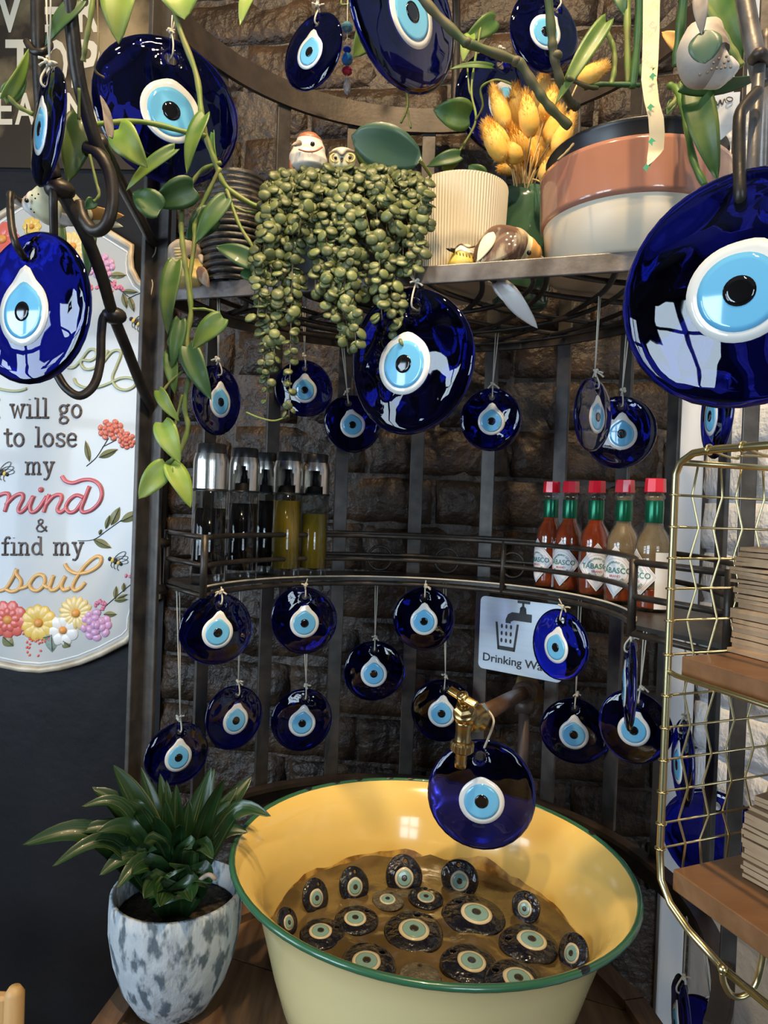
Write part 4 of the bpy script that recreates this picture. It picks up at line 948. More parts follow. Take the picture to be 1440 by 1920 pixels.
dispenser(585, .965, 'green olive oil dispenser with a lower oil level at the end of the row', 'olive_oil', level=.78, turn=0)

# ------------------------------------------------------------------ pepper sauce bottles
def sauce(px, Y, label, fill, film, turn, h=0.140):
    c = P(px, 1110, Y); c.z = ZM; T_ = Matrix.Translation(c); k = h / 0.140
    t = root('sauce_bottle', c, label, 'bottle', 'pepper sauce bottles on the wire shelf')
    prof = [(0, .001), (.0165, 0), (.0187, .003), (.019, .062), (.0185, .070), (.0155, .080), (.0105, .088), (.0090, .094), (.0090, .118), (.0105, .1195), (.0105, .1225), (.0085, .124), (.0078, .127)]
    pr_ = [(a, b * k) for a, b in prof]
    MB().lathe(pr_ + [(max(a - .0012, 0), b + (.003 if i == 0 else 0)) for i, (a, b) in reversed(list(enumerate(pr_)))], 32, T_, closed_ends=False).build('glass_body', 'bottle_glass', t)
    def inner(z):
        for (a, b), (e, f) in zip(pr_[1:], pr_[2:]):
            if b <= z <= f: return lerp(a, e, (z - b) / max(f - b, 1e-6)) - .0014
        return .006
    zs = [.004 + (fill * k - .004) * i / 14 for i in range(15)]
    MB().lathe([(0, .0035)] + [(inner(z), z) for z in zs] + [(0, zs[-1])], 28, T_, closed_ends=False).build('sauce', 'hot_sauce', t)
    if film:
        zs = [fill * k + .001 + (.122 * k - fill * k - .001) * i / 16 for i in range(17)]
        MB().lathe([(inner(z) - .0004, z) for z in zs], 28, T_, closed_ends=False, shape=None).build('residue', 'sauce_film', t)
    MB().lathe([(.0108, .126 * k), (.0110, .1265 * k), (.0104, h), (.0098, h + .0006), (0, h + .0006)], 8, T_ @ Matrix.Rotation(turn + .2, 4, 'Z')).build('cap', 'cap_red', t, smooth=False)
    MB().lathe([(.0092, .0935 * k), (.0094, .094 * k), (.0094, .1165 * k), (.0092, .117 * k)], 24, T_, closed_ends=False).build('neck_foil', 'foil_green', t)
    zc = .037 * k; RL = .0193
    def wrap(u, v, lift): a = -PI / 2 + turn + u / RL; return T_ @ V(((RL + lift) * math.cos(a), (RL + lift) * math.sin(a), zc + v))
    def diamond(s, lift, mat, nm, hole=None, par=None):
        m = MB(); n = 16; vs, fs = [], []
        for i in range(n + 1):
            u = -s + 2 * s * i / n; hh = (s - abs(u)) * 1.18
            vs += [wrap(u, -hh, lift), wrap(u, hh, lift)]
        for i in range(n): fs.append((2 * i, 2 * i + 2, 2 * i + 3, 2 * i + 1))
        m.add(vs, fs); return m.build(nm, mat, par or t)
    lab = diamond(.0245, .0002, 'label_white', 'label')
    for s_, mat in ((.0228, 'label_green'), (.0212, 'label_red')):
        pts = []
        for (u0, v0), (u1, v1) in (((-s_, 0), (0, s_ * 1.18)), ((0, s_ * 1.18), (s_, 0)), ((s_, 0), (0, -s_ * 1.18)), ((0, -s_ * 1.18), (-s_, 0))):
            pts += [wrap(lerp(u0, u1, i / 6), lerp(v0, v1, i / 6), .0003) for i in range(6)]
        MB().tube(pts, .00013, 4, closed=True).build('label_line', mat, lab)
    MB().tube([wrap(.0145 * math.cos(q), .0145 * math.sin(q), .0003) for q in [2 * PI * i / 32 for i in range(32)]], .00013, 4, closed=True).build('label_ring', 'label_red', lab)
    def lettering(s, size, mat, fn):
        vs, fs = text_geo(s, size, size * .012, 'CENTER', 2); m = MB(); m.add([fn(v) for v in vs], fs); m.build('label_text', mat, lab)
    lettering('TABASCO', .0088, 'label_green', lambda v: wrap(v.x * .92, v.y - .0018, .0006))
    lettering('BRAND', .0038, 'label_red', lambda v: wrap(v.x, v.y - .0065, .0006))
    lettering('McILHENNY CO.', .0033, 'label_green', lambda v: wrap((.0098 + v.y) * math.sin(v.x / .0108), (.0098 + v.y) * math.cos(v.x / .0108) - .0005, .0006))
    lettering('PEPPER SAUCE', .0034, 'label_green', lambda v: wrap((.0132 - v.y) * math.sin(v.x / .0122), -(.0132 - v.y) * math.cos(v.x / .0122), .0006))
    if turn < -0.8:
        m = MB(); vs, fs = [], []
        for i in range(7): u = .022 + .016 * i / 6; vs += [wrap(u, -.033, .0002), wrap(u, .026, .0002)]
        for i in range(6): fs.append((2 * i, 2 * i + 2, 2 * i + 3, 2 * i + 1))
        m.add(vs, fs); m.build('back_label', 'label_white', t)
sauce(1027, .935, 'full red pepper sauce bottle farthest along the shelf from the gold basket', .112, False, -1.15)
sauce(1063, .905, 'full red pepper sauce bottle, second of the row counted from the water plate side', .112, False, -.75)
sauce(1112, .865, 'full red pepper sauce bottle with its diamond label facing straight out', .112, False, -.12)
sauce(1164, .81, 'half empty pepper sauce bottle between the full ones and the emptiest one', .040, True, -.72)
sauce(1221, .755, 'nearly empty pepper sauce bottle behind the rail corner by the gold basket', .024, True, -1.35)

# ------------------------------------------------------------------ brass tap and pipes
YT = .735; k_ = YT / FPX
b0 = P(872, 1340, YT)                            # heart of the tap body
tap = root('brass_tap', b0, 'weathered brass garden tap with a T handle over the yellow basin', 'tap')
def ax(o, d, up=V((0, 0, 1))):
    d = d.normalized(); x = up.cross(d)
    if x.length < 1e-3: x = V((1, 0, 0)).cross(d)
    x.normalize(); return basis(x, d.cross(x), d, o)
tilt = (P(866, 1296, YT - .024) - b0).normalized()
def tl(prof, nm, o, d, mat='brass', seg=28, smooth=True, shape=None): return MB().lathe([(r * k_, z * k_) for r, z in prof], seg, ax(o, d, V((0, 1, 0))), shape=shape).build(nm, mat, tap, smooth=smooth)
tl([(0, -22), (17, -20), (21, -10), (22.5, 0), (22.5, 6), (20, 12), (0, 12)], 'bonnet', b0, tilt)
tl([(0, 10), (19, 10), (19, 22), (14, 26), (14, 32), (0, 32)], 'gland_nut', b0, tilt, seg=6, smooth=False)
tl([(0, 30), (10, 30), (7, 38), (7, 50), (0, 50)], 'spindle', b0, tilt, 'brass_bright', 18)
hc = b0 + tilt * (53 * k_); hd = P(892, 1322, YT - .006) - P(842, 1270, YT); hd = (hd - tilt * hd.dot(tilt)).normalized()
m = MB(); m.box(hc, (62 * k_, 15 * k_, 10 * k_), basis(hd, tilt.cross(hd), tilt).to_3x3(), bev=2.5 * k_); m.build('handle', 'brass_bright', tap)
tl([(0, -8), (11, -8), (11, 6), (9, 8), (0, 8)], 'handle_boss', hc, tilt, 'brass_bright', 20); tl([(0, 7), (5, 7), (5, 10), (0, 10.5)], 'screw', hc, tilt, 'brass', 12)
dn = (P(863, 1440, YT + .004) - P(871, 1350, YT)).normalized(); sp0 = P(871, 1348, YT)
tl([(0, -4), (18, -2), (16, 12), (14.5, 28), (15.5, 40), (17, 46), (0, 46)], 'spout', sp0, dn, seg=24)
tl([(0, 43), (19, 44), (21.5, 48), (21.5, 60), (17, 64), (0, 64)], 'hose_nut', sp0, dn, seg=48, smooth=False, shape=lambda a, i: 1.0 + (.05 if int(round(a / (2 * PI) * 48)) % 2 else 0))
tl([(0, 60), (11, 62), (12, 68), (10.5, 72), (12, 76), (10.5, 80), (12, 84), (10.5, 94), (8, 94), (0, 90)], 'hose_tail', sp0, dn, seg=24)
i0 = P(880, 1352, YT + .004); dirp = (P(985, 1296, 1.055) - i0).normalized()
tl([(0, -4), (20, 0), (19, 40), (27, 46), (27, 54), (0, 54)], 'inlet', i0, dirp, seg=24)
tl([(0, 56), (29, 56), (29, 76), (24, 80), (0, 80)], 'lock_nut', i0, dirp, seg=6, smooth=False)
el_ = P(985, 1296, 1.055)
pp = root('water_pipe', el_, 'dull copper pipe running from the wall plate to the brass tap', 'pipe')
MB().tube([i0 + dirp * (78 * k_), el_], .0100, 16).build('pipe', 'copper_pipe', pp)
MB().lathe([(0, -.030), (.0150, -.030), (.0160, -.022), (.0150, -.014), (.0150, 0), (.0165, .004), (.0165, .012), (0, .012)], 20, ax(el_, dirp)).build('elbow', 'iron_pipe', pp)
MB().tube([el_ + V((0, 0, -.012)), el_ + V((0, 0, -.030))], .0145, 16).build('fitting', 'iron_pipe', pp)
MB().tube([el_ + V((0, 0, -.025)), el_ + V((0, 0.002, -.30))], .0085, 14).build('down_pipe', 'iron_pipe', pp)
m = MB(); we = el_ + dirp * .010
m.slab([we + TW * a + ZUP * b - NW * .004 for a, b in ((-.012, .030), (.006, .032), (.030, -.006), (.028, -.018), (.012, -.016), (-.020, -.004))], NF, .005); m.build('wall_plate', 'brass', pp, smooth=False)
MB().tube([we, we + NW * (wall_pt(0, 0, 0.004).dot(NW) - we.dot(NW))], .009, 12).build('stub', 'iron_pipe', pp)
e4 = bpy.data.objects['evil_eye.003']; hole = P(908, 1402, .795)
MB().tube(crv([hole, P(914, 1388, .780), P(924, 1362, .768), P(925, 1348, .768), P(916, 1334, .772), P(902, 1330, .785)], 5), .0013, 6).build('cord', 'cord', e4)

# ------------------------------------------------------------------ gold wire basket rack
GO = P(1252, 1250, .50); GO.z = 0
gs = V((.92, .39, 0)).normalized(); gf = V((.33, -.94, 0)).normalized()
def G(a, b, z): return GO + gs * a + gf * b + V((0, 0, z))
gz = lambda py: 1.5 - (py - 965) / FPX * .50
gb = root('wire_basket_rack', G(.05, .05, gz(1660)), 'gold wire basket rack with two brown wooden boards on the white wall', 'rack')
gt, gbm = gz(848), gz(1690); DS, DF = .36, .30
tr = .0026
MB().tube([G(.0, .06, gz(1722)), G(0, .03, gz(1704)), G(0, .012, gz(1682)), G(0, 0.002, gz(1650)), G(0, 0, gz(1600)), G(0, 0, gz(1250)), G(0, 0, gz(890)), G(0, .004, gz(868)), G(0, .016, gz(852)), G(0, .035, gt), G(0, DF, gt)], tr, 10).build('frame_tube', 'gold_wire', gb)
MB().tube([G(0, .06, gz(1722)), G(0, DF, gz(1722))], tr, 10).build('bottom_rail', 'gold_wire', gb)
MB().tube([G(.0, .006, gz(868)), G(.1, .006, gz(866)), G(DS, .006, gz(866))], tr * .85, 10).build('side_rail', 'gold_wire', gb)
MB().tube([G(0, DF, gt), G(DS, DF, gt), G(DS, 0, gz(866)), G(DS, 0, gz(1722)), G(DS, DF, gz(1722)), G(DS, DF, gt)], tr, 10).build('back_frame', 'gold_wire', gb)
for py in (1262,):
    MB().tube([G(0, 0, gz(py - 4)), G(0, .008, gz(py)), G(0, .03, gz(py)), G(0, DF, gz(py))], .0019, 8).build('board_rail', 'gold_wire', gb)
hw = [928, 988, 1047, 1104, 1164, 1228, 1305, 1366, 1427, 1487, 1547, 1594]
for k, py in enumerate(hw):
    z = gz(py); m = MB(); m.tube([G(.001, 0, z), G(DS, 0, z)], .0009, 6)
    m.tube([G(.0033 * math.cos(q), .0033 * math.sin(q), z) for q in [2 * PI * i / 12 for i in range(12)]], .0008, 5, closed=True); m.build('cross_wire', 'gold_wire', gb)
for k in range(16):
    a = .020 + .0215 * k; pts = [G(a, .001, gz(866))]
    for i, py in enumerate(hw): pts.append(G(a + (.0026 if (i + k) % 2 else -.0026), .0012 * (1 if (i + k) % 2 else -1), gz(py)))
    pts.append(G(a, 0, gz(1680))); MB().tube(pts, .0009, 6).build('wavy_wire', 'gold_wire', gb)
for k in range(9):
    b = .03 + .028 * k
    m = MB(); m.tube(crv([G(0, b, gt), G(.03, b - .004, gt - .004), G(.06, b, gt - .001), G(DS, b, gt)], 4), .0009, 6)
    m.tube([G(.0033 * math.cos(q), b, gt + .0033 * math.sin(q)) for q in [2 * PI * i / 12 for i in range(12)]], .0008, 5, closed=True); m.build('top_wire', 'gold_wire', gb)
for py in (1227, 1628):
    zc = gz(py) - .0075
    m = MB(); m.box(G(.006 + (DS - .01) / 2, .006 + DF / 2 - .005, zc), (DS - .012, DF - .01, .0145), basis(gs, -gf, ZUP).to_3x3(), bev=.0008); m.build('wooden_board', 'walnut', gb, smooth=False)
m = MB(); hk = [(1432, 1770, .44), (1430, 1800, .44), (1418, 1845, .44), (1395, 1868, .44), (1372, 1866, .44), (1358, 1845, .44), (1354, 1822, .44)]
m.tube(crv([P(*q) for q in hk], 6), .0021, 8); m.ball(P(1355, 1817, .44), .0031); m.build('hook', 'gold_wire', gb)
def napkin(a, b, z, th, sx, sy, rot, seed):
    rr = random.Random(seed); n = 9; vs, fs = [], []
    R2 = Matrix.Rotation(rot, 3, 'Z')
    base = G(a, b, z) + gs * sx / 2 + gf * sy / 2
    for lay in (0, 1):
        for j in range(n):
            for i in range(n):
                u, v = i / (n - 1), j / (n - 1)
                p = V(((u - .5) * sx, (v - .5) * sy, lay * th + .0012 * noise.noise(V((u * 3 + seed, v * 3, lay * .3 + seed * .7)))))
                q = R2 @ p; vs.append(base + gs * q.x + gf * q.y + ZUP * q.z)
    N2 = n * n
    for j in range(n - 1):
        for i in range(n - 1):
            a_ = j * n + i; fs += [(a_, a_ + n, a_ + n + 1, a_ + 1), (N2 + a_, N2 + a_ + 1, N2 + a_ + n + 1, N2 + a_ + n)]
    ring = list(range(n)) + [j * n + n - 1 for j in range(1, n)] + [(n - 1) * n + i for i in range(n - 2, -1, -1)] + [j * n for j in range(n - 2, 0, -1)]
    for k in range(len(ring)): l = (k + 1) % len(ring); fs.append((ring[k], ring[l], N2 + ring[l], N2 + ring[k]))
    m = MB(); m.add(vs, fs); return m
rr = random.Random(11); z = gz(1227)
for k in range(22):
    th = rr.uniform(.0024, .0036); off = rr.gauss(0, .0012) - (.004 if k in (16, 17) else 0) + (.004 if k > 19 else 0)
    napkin(.056 + off, .004 + rr.gauss(0, .0015), z + .0004, th, .13, .13, rr.gauss(0, .012), k).build('paper_napkin', 'kraft', None, label='folded brown paper napkin in the stack on the upper board of the gold basket', cat='napkin', group='napkins on the upper board', smooth=False); z += th + .0005
z = gz(1628)
for k in range(16):
    th = rr.uniform(.0024, .0036); off = rr.gauss(0, .0012) + (.012 * max(0, k - 12) / 3)
    napkin(.052 + off, .024 + rr.gauss(0, .0015), z + .0004, th, .13, .13, -.10 + rr.gauss(0, .012), 50 + k).build('paper_napkin', 'kraft', None, label='folded brown paper napkin in the stack on the lower board of the gold basket', cat='napkin', group='napkins on the lower board', smooth=False); z += th + .0005
# ------------------------------------------------------------------ leaves and vines
VD = V((0, -1, 0))
def leaf_mb(base, tip, width, roll=0.0, curl=0.12, fold=0.18, shape='heart', nx=12, ny=7, bend=None):
    """a leaf blade from base to tip; roll turns it about its length, curl droops it, fold raises the edges"""
    base, tip = V(base), V(tip); d = tip - base; L = d.length; x = d / L
    view = (CAM - (base + tip) / 2).normalized(); z = view - x * view.dot(x)
    z = z.normalized() if z.length > 1e-4 else V((0, 0, 1)); z = Matrix.Rotation(math.radians(roll), 3, x) @ z; y = z.cross(x)
    vs, fs = [], []
    for i in range(nx):
        t = (i / (nx - 1)) ** (1.5 if shape == 'heart' else 1.0)
        if shape == 'heart': wv = (math.sin(PI * min(1, t ** 0.55)) ** 0.72) if t < 1 else 0
        elif shape == 'lance': wv = math.sin(PI * t ** 0.75) ** 0.75 * (1 - .1 * t) + (0.14 * (1 - t))
        else: wv = math.sin(PI * t) ** 0.6
        wv = max(wv, 0.0)
        back = -0.10 * L * (1 - t) ** 3 if shape == 'heart' and i > 0 else 0
        for j in range(ny):
            s = (j / (ny - 1)) * 2 - 1
            px = t * L + back * abs(s) * (1 if 0 < i else 1)
            zz = fold * abs(s) * wv * width * .5 + curl * L * 4 * t * (1 - t) - 0.02 * width * math.sin(t * 9) * abs(s)
            vs.append(base + x * px + y * (s * wv * width * .5) + z * zz)
    for i in range(nx - 1):
        for j in range(ny - 1): a = i * ny + j; fs.append((a, a + ny, a + ny + 1, a + 1))
    m = len(vs); vs2 = [v - z * (0.0009) for v in vs]
    bd = [j for j in range(ny)] + [i * ny + ny - 1 for i in range(1, nx)] + [(nx - 1) * ny + j for j in range(ny - 2, -1, -1)] + [i * ny for i in range(nx - 2, 0, -1)]
    fs2 = [tuple(m + q for q in reversed(f)) for f in fs]
    rim = [(bd[k], bd[(k + 1) % len(bd)], m + bd[(k + 1) % len(bd)], m + bd[k]) for k in range(len(bd))]
    mb = MB(); mb.add(vs + vs2, fs + fs2 + rim); return mb
def pxleaf(par, bx, by, tx, ty, w, Y, mat='pothos', roll=0, curl=.10, fold=.22, dY=0.0, shape='heart', name='leaf'):
    b = P(bx, by, Y); t = P(tx, ty, Y + dY); return leaf_mb(b, t, w * Y / FPX, roll, curl, fold, shape).build(name, mat, par)
def vine(par, pts, r=0.0024, mat='vine_stem', name='stem'):
    q = crv([P(*p) for p in pts], 7); n = len(q)
    return MB().tube(q, [r * (1 + .12 * math.sin(i * 1.3)) for i in range(n)], 8).build(name, mat, par)
v1 = root('pothos_vine', P(330, -20, .78), 'trailing pothos vine hanging down the dark post beside the vinegar bottles', 'vine')
vine(v1, [(322, -30, .74), (334, 45, .74), (368, 140, .745), (378, 215, .745), (386, 255, .75), (402, 300, .755), (424, 350, .76), (484, 388, .765), (505, 378, .77)], .0030)
vine(v1, [(386, 255, .75), (350, 248, .74), (260, 228, .72), (150, 236, .68)], .0028)
vine(v1, [(415, 305, .755), (380, 318, .757), (357, 348, .757)], .0022); vine(v1, [(413, 315, .756), (385, 372, .758), (366, 415, .758), (364, 460, .757), (356, 520, .756), (358, 560, .756)], .0024)
vine(v1, [(342, 385, .75), (340, 430, .75), (345, 480, .75), (352, 530, .752), (358, 585, .753), (350, 640, .753), (356, 690, .754), (346, 760, .755), (352, 800, .756), (338, 845, .757), (312, 872, .757)], .0028)
vine(v1, [(358, 580, .753), (385, 580, .752), (408, 588, .75), (418, 600, .748)], .0016); vine(v1, [(372, 620, .756), (378, 680, .756)], .0022); vine(v1, [(350, 690, .754), (320, 715, .752), (305, 735, .75)], .0015)
vine(v1, [(425, 355, .76), (448, 420, .755), (476, 468, .75), (472, 488, .75)], .0020); vine(v1, [(350, 640, .753), (330, 655, .75), (316, 645, .75), (320, 632, .748), (332, 636, .75)], .0016)
vine(v1, [(342, 740, .755), (330, 790, .755), (322, 835, .755)], .0015); vine(v1, [(420, 375, .758), (455, 395, .765), (490, 398, .77)], .0016)
for a in [(228, -30, 222, 82, 66, .62, 'pothos_light', 20), (334, -22, 346, 36, 78, .735, 'pothos_light', 0), (478, -30, 450, 48, 30, .74, 'pothos_light', 30), (152, 222, 128, 342, 58, .655, 'pothos', 0),
          (222, 242, 276, 314, 58, .70, 'pothos_light', 10), (327, 280, 236, 358, 26, .725, 'pothos', 30), (300, 395, 248, 360, 52, .73, 'pothos_dark', 10), (363, 352, 285, 384, 56, .74, 'pothos_dark', 0),
          (384, 216, 350, 326, 34, .735, 'pothos', 35), (330, 492, 314, 628, 38, .742, 'pothos', 25), (338, 600, 322, 690, 30, .752, 'pothos_dark', 0), (417, 596, 360, 655, 42, .745, 'pothos', 20), (352, 650, 396, 750, 44, .748, 'pothos_dark', 10),
          (298, 732, 336, 790, 26, .745, 'pothos_light', 20), (305, 792, 338, 868, 44, .75, 'pothos_light', 10), (312, 872, 260, 936, 46, .75, 'pothos_light', 10), (320, 872, 358, 952, 42, .752, 'pothos_light', -20),
          (478, 494, 404, 462, 40, .745, 'pothos_dark', 20), (470, 500, 488, 530, 50, .75, 'pothos_dark', 0), (424, 372, 366, 458, 36, .75, 'pothos_dark', 20), (398, 400, 350, 450, 50, .765, 'pothos_dark', 0), (400, 250, 412, 320, 16, .76, 'pothos', 50),
          (320, 660, 328, 740, 28, .757, 'pothos', 10)]:
    pxleaf(v1, *a[:6], a[6], a[7])
v2 = root('pothos_vine', P(170, -20, .60), 'pothos vine with large leaves draped over the iron bracket in front of the black poster', 'vine')
vine(v2, [(178, -30, .60), (170, 30, .60), (160, 85, .605), (156, 115, .61)], .0022); vine(v2, [(62, 214, .61), (35, 200, .605), (14, 180, .60)], .0020); vine(v2, [(182, -20, .615), (184, 90, .615), (178, 130, .62), (195, 145, .63)], .0009, 'bead_stem')
vine(v2, [(148, 165, .62), (148, 225, .63)], .0015); vine(v2, [(168, 290, .64), (180, 340, .64), (186, 365, .64), (176, 378, .64)], .0014)
for a in [(152, 2, 84, 86, 32, .605, 'pothos_dark', 30), (8, 184, 54, 92, 26, .60, 'pothos_light', 30), (12, 180, 50, 150, 34, .605, 'pothos', 0), (176, 376, 160, 392, 22, .64, 'pothos_dark', 0), (110, 420, 118, 520, 24, .72, 'pothos_dark', 0), (170, 430, 165, 520, 26, .76, 'pothos_dark', 10), (150, 520, 120, 640, 40, .78, 'pothos_dark', 20)]:
    pxleaf(v2, *a[:6], a[6], a[7])
pxleaf(v2, 205, 255, 188, 178, 18, .66, 'bird_grey', 30)
v3 = root('pothos_vine', P(895, 40, .92), 'thin pothos vine with small leaves climbing the brick behind the yellow grass', 'vine')
vine(v3, [(905, 30, .93), (898, 70, .93), (888, 130, .925), (884, 175, .92), (892, 225, .91), (870, 270, .90), (845, 305, .89)], .0016); vine(v3, [(876, 120, .925), (880, 170, .92), (886, 178, .92)], .0012); vine(v3, [(890, 228, .91), (905, 200, .90), (902, 165, .89), (930, 150, .88), (960, 158, .87)], .0014)
vine(v3, [(762, 165, .88), (764, 200, .88), (752, 230, .87)], .0016); vine(v3, [(764, 205, .88), (770, 240, .87)], .0012); vine(v3, [(650, -10, .85), (655, 6, .85), (640, 8, .85), (642, -6, .85)], .0012)
for a in [(928, 38, 868, 78, 36, .935, 'pothos', 0), (882, 66, 868, 116, 26, .93, 'pothos_light', 20), (922, 126, 842, 130, 14, .92, 'pothos', 40), (880, 218, 812, 206, 56, .88, 'pothos', 0), (862, 292, 800, 312, 28, .86, 'pothos_dark', 20), (906, 334, 878, 310, 32, .84, 'pothos', 0), (700, 52, 662, 108, 50, .95, 'pothos', 0), (665, -10, 700, 40, 44, .94, 'pothos', 0), (830, 310, 862, 304, 22, .87, 'pothos_light', 40)]:
    pxleaf(v3, *a[:6], a[6], a[7])
hd_ = root('hoya_plant', P(1180, 215, .70), 'leggy house plant with thick green stems growing from the pink and cream pot', 'plant')
vine(hd_, [(770, -30, .66), (812, 20, .665), (868, 75, .67), (885, 84, .672), (962, 112, .68), (975, 118, .68), (1005, 165, .685), (1030, 200, .69), (1068, 238, .70)], .0043, 'woody_stem')
vine(hd_, [(1026, -30, .66), (1034, 60, .67), (1038, 100, .675), (1050, 150, .685), (1068, 190, .70), (1080, 200, .71)], .0043, 'woody_stem'); vine(hd_, [(1062, 145, .68), (1100, 162, .69), (1120, 165, .70)], .0022, 'woody_stem')
for a in [(1044, 104, .675), (876, 80, .671), (968, 115, .68)]: MB().ball(P(*a), (.0054, .0054, .0045)).build('stem_node', 'woody_stem', hd_)
vine(hd_, [(1135, 55, .70), (1150, 90, .70), (1152, 130, .70), (1145, 160, .70)], .0026); vine(hd_, [(1178, -30, .70), (1176, 60, .70), (1178, 160, .705)], .0034); vine(hd_, [(1200, -30, .68), (1196, 70, .69), (1186, 165, .70)], .0038, 'pothos_dark'); vine(hd_, [(1285, -30, .66), (1275, 60, .67), (1268, 125, .68)], .0046, 'pothos_dark')
vine(hd_, [(1255, 160, .68), (1270, 170, .67), (1285, 220, .65), (1300, 300, .635), (1322, 348, .63)], .0032, 'pothos'); vine(hd_, [(1278, 155, .69), (1268, 185, .69), (1252, 205, .69)], .0028); vine(hd_, [(1300, -30, .60), (1340, 40, .60), (1370, 90, .60), (1390, 125, .60)], .0032)
vine(hd_, [(1075, 270, .68), (1062, 285, .67), (1046, 300, .665)], .0012, 'bead_stem'); vine(hd_, [(1095, 165, .70), (1130, 158, .70), (1200, 160, .70)], .0024, 'pothos_dark')
for a in [(1136, 42, 1040, 198, 34, .69, 'pothos', 10), (1302, 165, 1346, 340, 56, .63, 'pothos', 0), (1282, 160, 1430, 142, 34, .62, 'pothos_dark', 30), (1160, -20, 1172, 30, 26, .70, 'pothos_dark', 0), (1348, -20, 1392, 112, 66, .62, 'pothos', 10), (1398, 60, 1360, 160, 40, .63, 'pothos_light', 30), (1280, 90, 1240, 60, 30, .71, 'bird_orange', 20), (1262, 190, 1250, 215, 16, .69, 'pothos', 0), (1215, 140, 1200, 120, 26, .71, 'pothos_dark', 0)]:
    pxleaf(hd_, *a[:6], a[6], a[7])

# ------------------------------------------------------------------ pots on the lattice shelf
def pot_at(px, pybase, Y): c = P(px, pybase, Y); c.z = ZU; return c
# bead plant
c = pot_at(655, 520, .86); bp = root('string_of_turtles', c, 'string of turtles plant spilling dense round leaves from a dark pot over the shelf edge', 'plant')
bp_pot = MB().lathe([(0, 0), (.060, 0), (.066, .01), (.074, .105), (.078, .107), (.078, .112), (.070, .112), (.066, .09), (0, .088)], 36, Matrix.Translation(c)).build('pot', 'dark_pot', bp)
MB().lathe([(0, .094), (.067, .092)], 24, Matrix.Translation(c)).build('soil', 'soil', bp)
ctop = c + V((0, 0, .112))
def bead_leaf_mesh():
    n = 10; vs = [V((0, 0, .28))] + [V((.75 * math.cos(2 * PI * k / n), .75 * math.sin(2 * PI * k / n), .2)) for k in range(n)] + [V((math.cos(2 * PI * k / n), math.sin(2 * PI * k / n), 0)) for k in range(n)] + [V((0, 0, -.16))]
    fs = [(0, 1 + k, 1 + (k + 1) % n) for k in range(n)] + [(1 + k, 1 + n + k, 1 + n + (k + 1) % n, 1 + (k + 1) % n) for k in range(n)] + [(2 * n + 1, 1 + n + (k + 1) % n, 1 + n + k) for k in range(n)]
    return vs, fs
BLV, BLF = bead_leaf_mesh(); BLM = raw_mesh('leaf', BLV, BLF, 'bead_leaf')
rs = random.Random(21); leaves = []
strands = [(520, 340, 482, 600), (524, 350, 492, 700), (534, 348, 500, 750), (545, 352, 512, 690), (555, 355, 542, 782), (560, 350, 556, 545), (572, 345, 585, 470), (590, 340, 604, 510), (600, 345, 622, 600), (612, 340, 638, 648), (630, 345, 652, 660), (640, 340, 668, 655), (655, 345, 645, 590),
           (680, 345, 690, 560), (700, 345, 716, 600), (712, 340, 738, 610), (730, 340, 748, 655), (745, 342, 758, 520), (760, 345, 776, 520), (774, 350, 792, 500), (785, 358, 806, 430), (790, 350, 800, 400), (690, 330, 742, 430), (720, 335, 772, 440), (540, 335, 512, 430), (528, 345, 498, 480), (515, 360, 476, 555), (640, 335, 620, 470), (585, 335, 560, 440), (660, 335, 700, 470), (535, 345, 545, 600), (605, 345, 590, 560), (665, 340, 676, 500)]
for (x0, y0, x1, y1) in strands:
    Yf = .735 + rs.uniform(-.012, .014) - (.0 if y1 > 500 else .0); top = P(x0, y0, .80 + rs.uniform(-.02, .03))
    st = ctop.lerp(top, .55); st.z = ctop.z + .004
    pts = [st, P(x0 + (x1 - x0) * .15, y0 - 4, .765), P(x0 + (x1 - x0) * .35, y0 + 45, Yf + .01), P(lerp(x0, x1, .65), lerp(y0, y1, .5), Yf), P(x1, y1, Yf)]
    q = crv(pts, 8); MB().tube(q, .0006, 5).build('strand', 'bead_stem', bp)
    acc = 0
    for i in range(len(q) - 1):
        seg = (q[i + 1] - q[i]).length; acc += seg
        while acc > .0046:
            acc -= .0046; pp_ = q[i].lerp(q[i + 1], rs.random()); rad = rs.uniform(.0046, .0076) * (0.8 if pp_.z < 1.66 else 1)
            off = V((rs.uniform(-1, 1), rs.uniform(-.9, .3), rs.uniform(-.6, .6))).normalized() * rad * 1.0
            nrm_ = (off.normalized() * .6 + V((rs.uniform(-.5, .5), -.7, rs.uniform(-.2, .7)))).normalized()
            leaves.append((pp_ + off, nrm_, rad))
for k in range(230):     # the dense cap of leaves over the pot
    px, py = rs.uniform(515, 795), 312 + abs(rs.gauss(0, 34)); py += abs(px - 660) ** 2 / 900.0 * .5
    p = P(px, py, rs.uniform(.755, .80)); rad = rs.uniform(.0052, .0082); leaves.append((p, V((rs.uniform(-.6, .6), -.7, rs.uniform(0, .9))).normalized(), rad))
MB().tube(crv([P(462, 773, .74), P(485, 783, .737), P(515, 789, .735), P(542, 779, .735)], 6), .0010, 6).build('strand', 'vine_stem', bp)
leaves.sort(key=lambda t: (t[0].y - t[2] * 12)); stuff = MB()
for k, (p, n_, rad) in enumerate(leaves):
    M = ax(p, n_) @ Matrix.Diagonal((rad, rad * rs.uniform(.8, 1.0), rad, 1))
    if k < 300: put('leaf', BLM, bp, M)
    else: stuff.add([M @ v for v in BLV], BLF)
stuff.build('leaf_mass', 'bead_leaf', bp, kind='stuff')
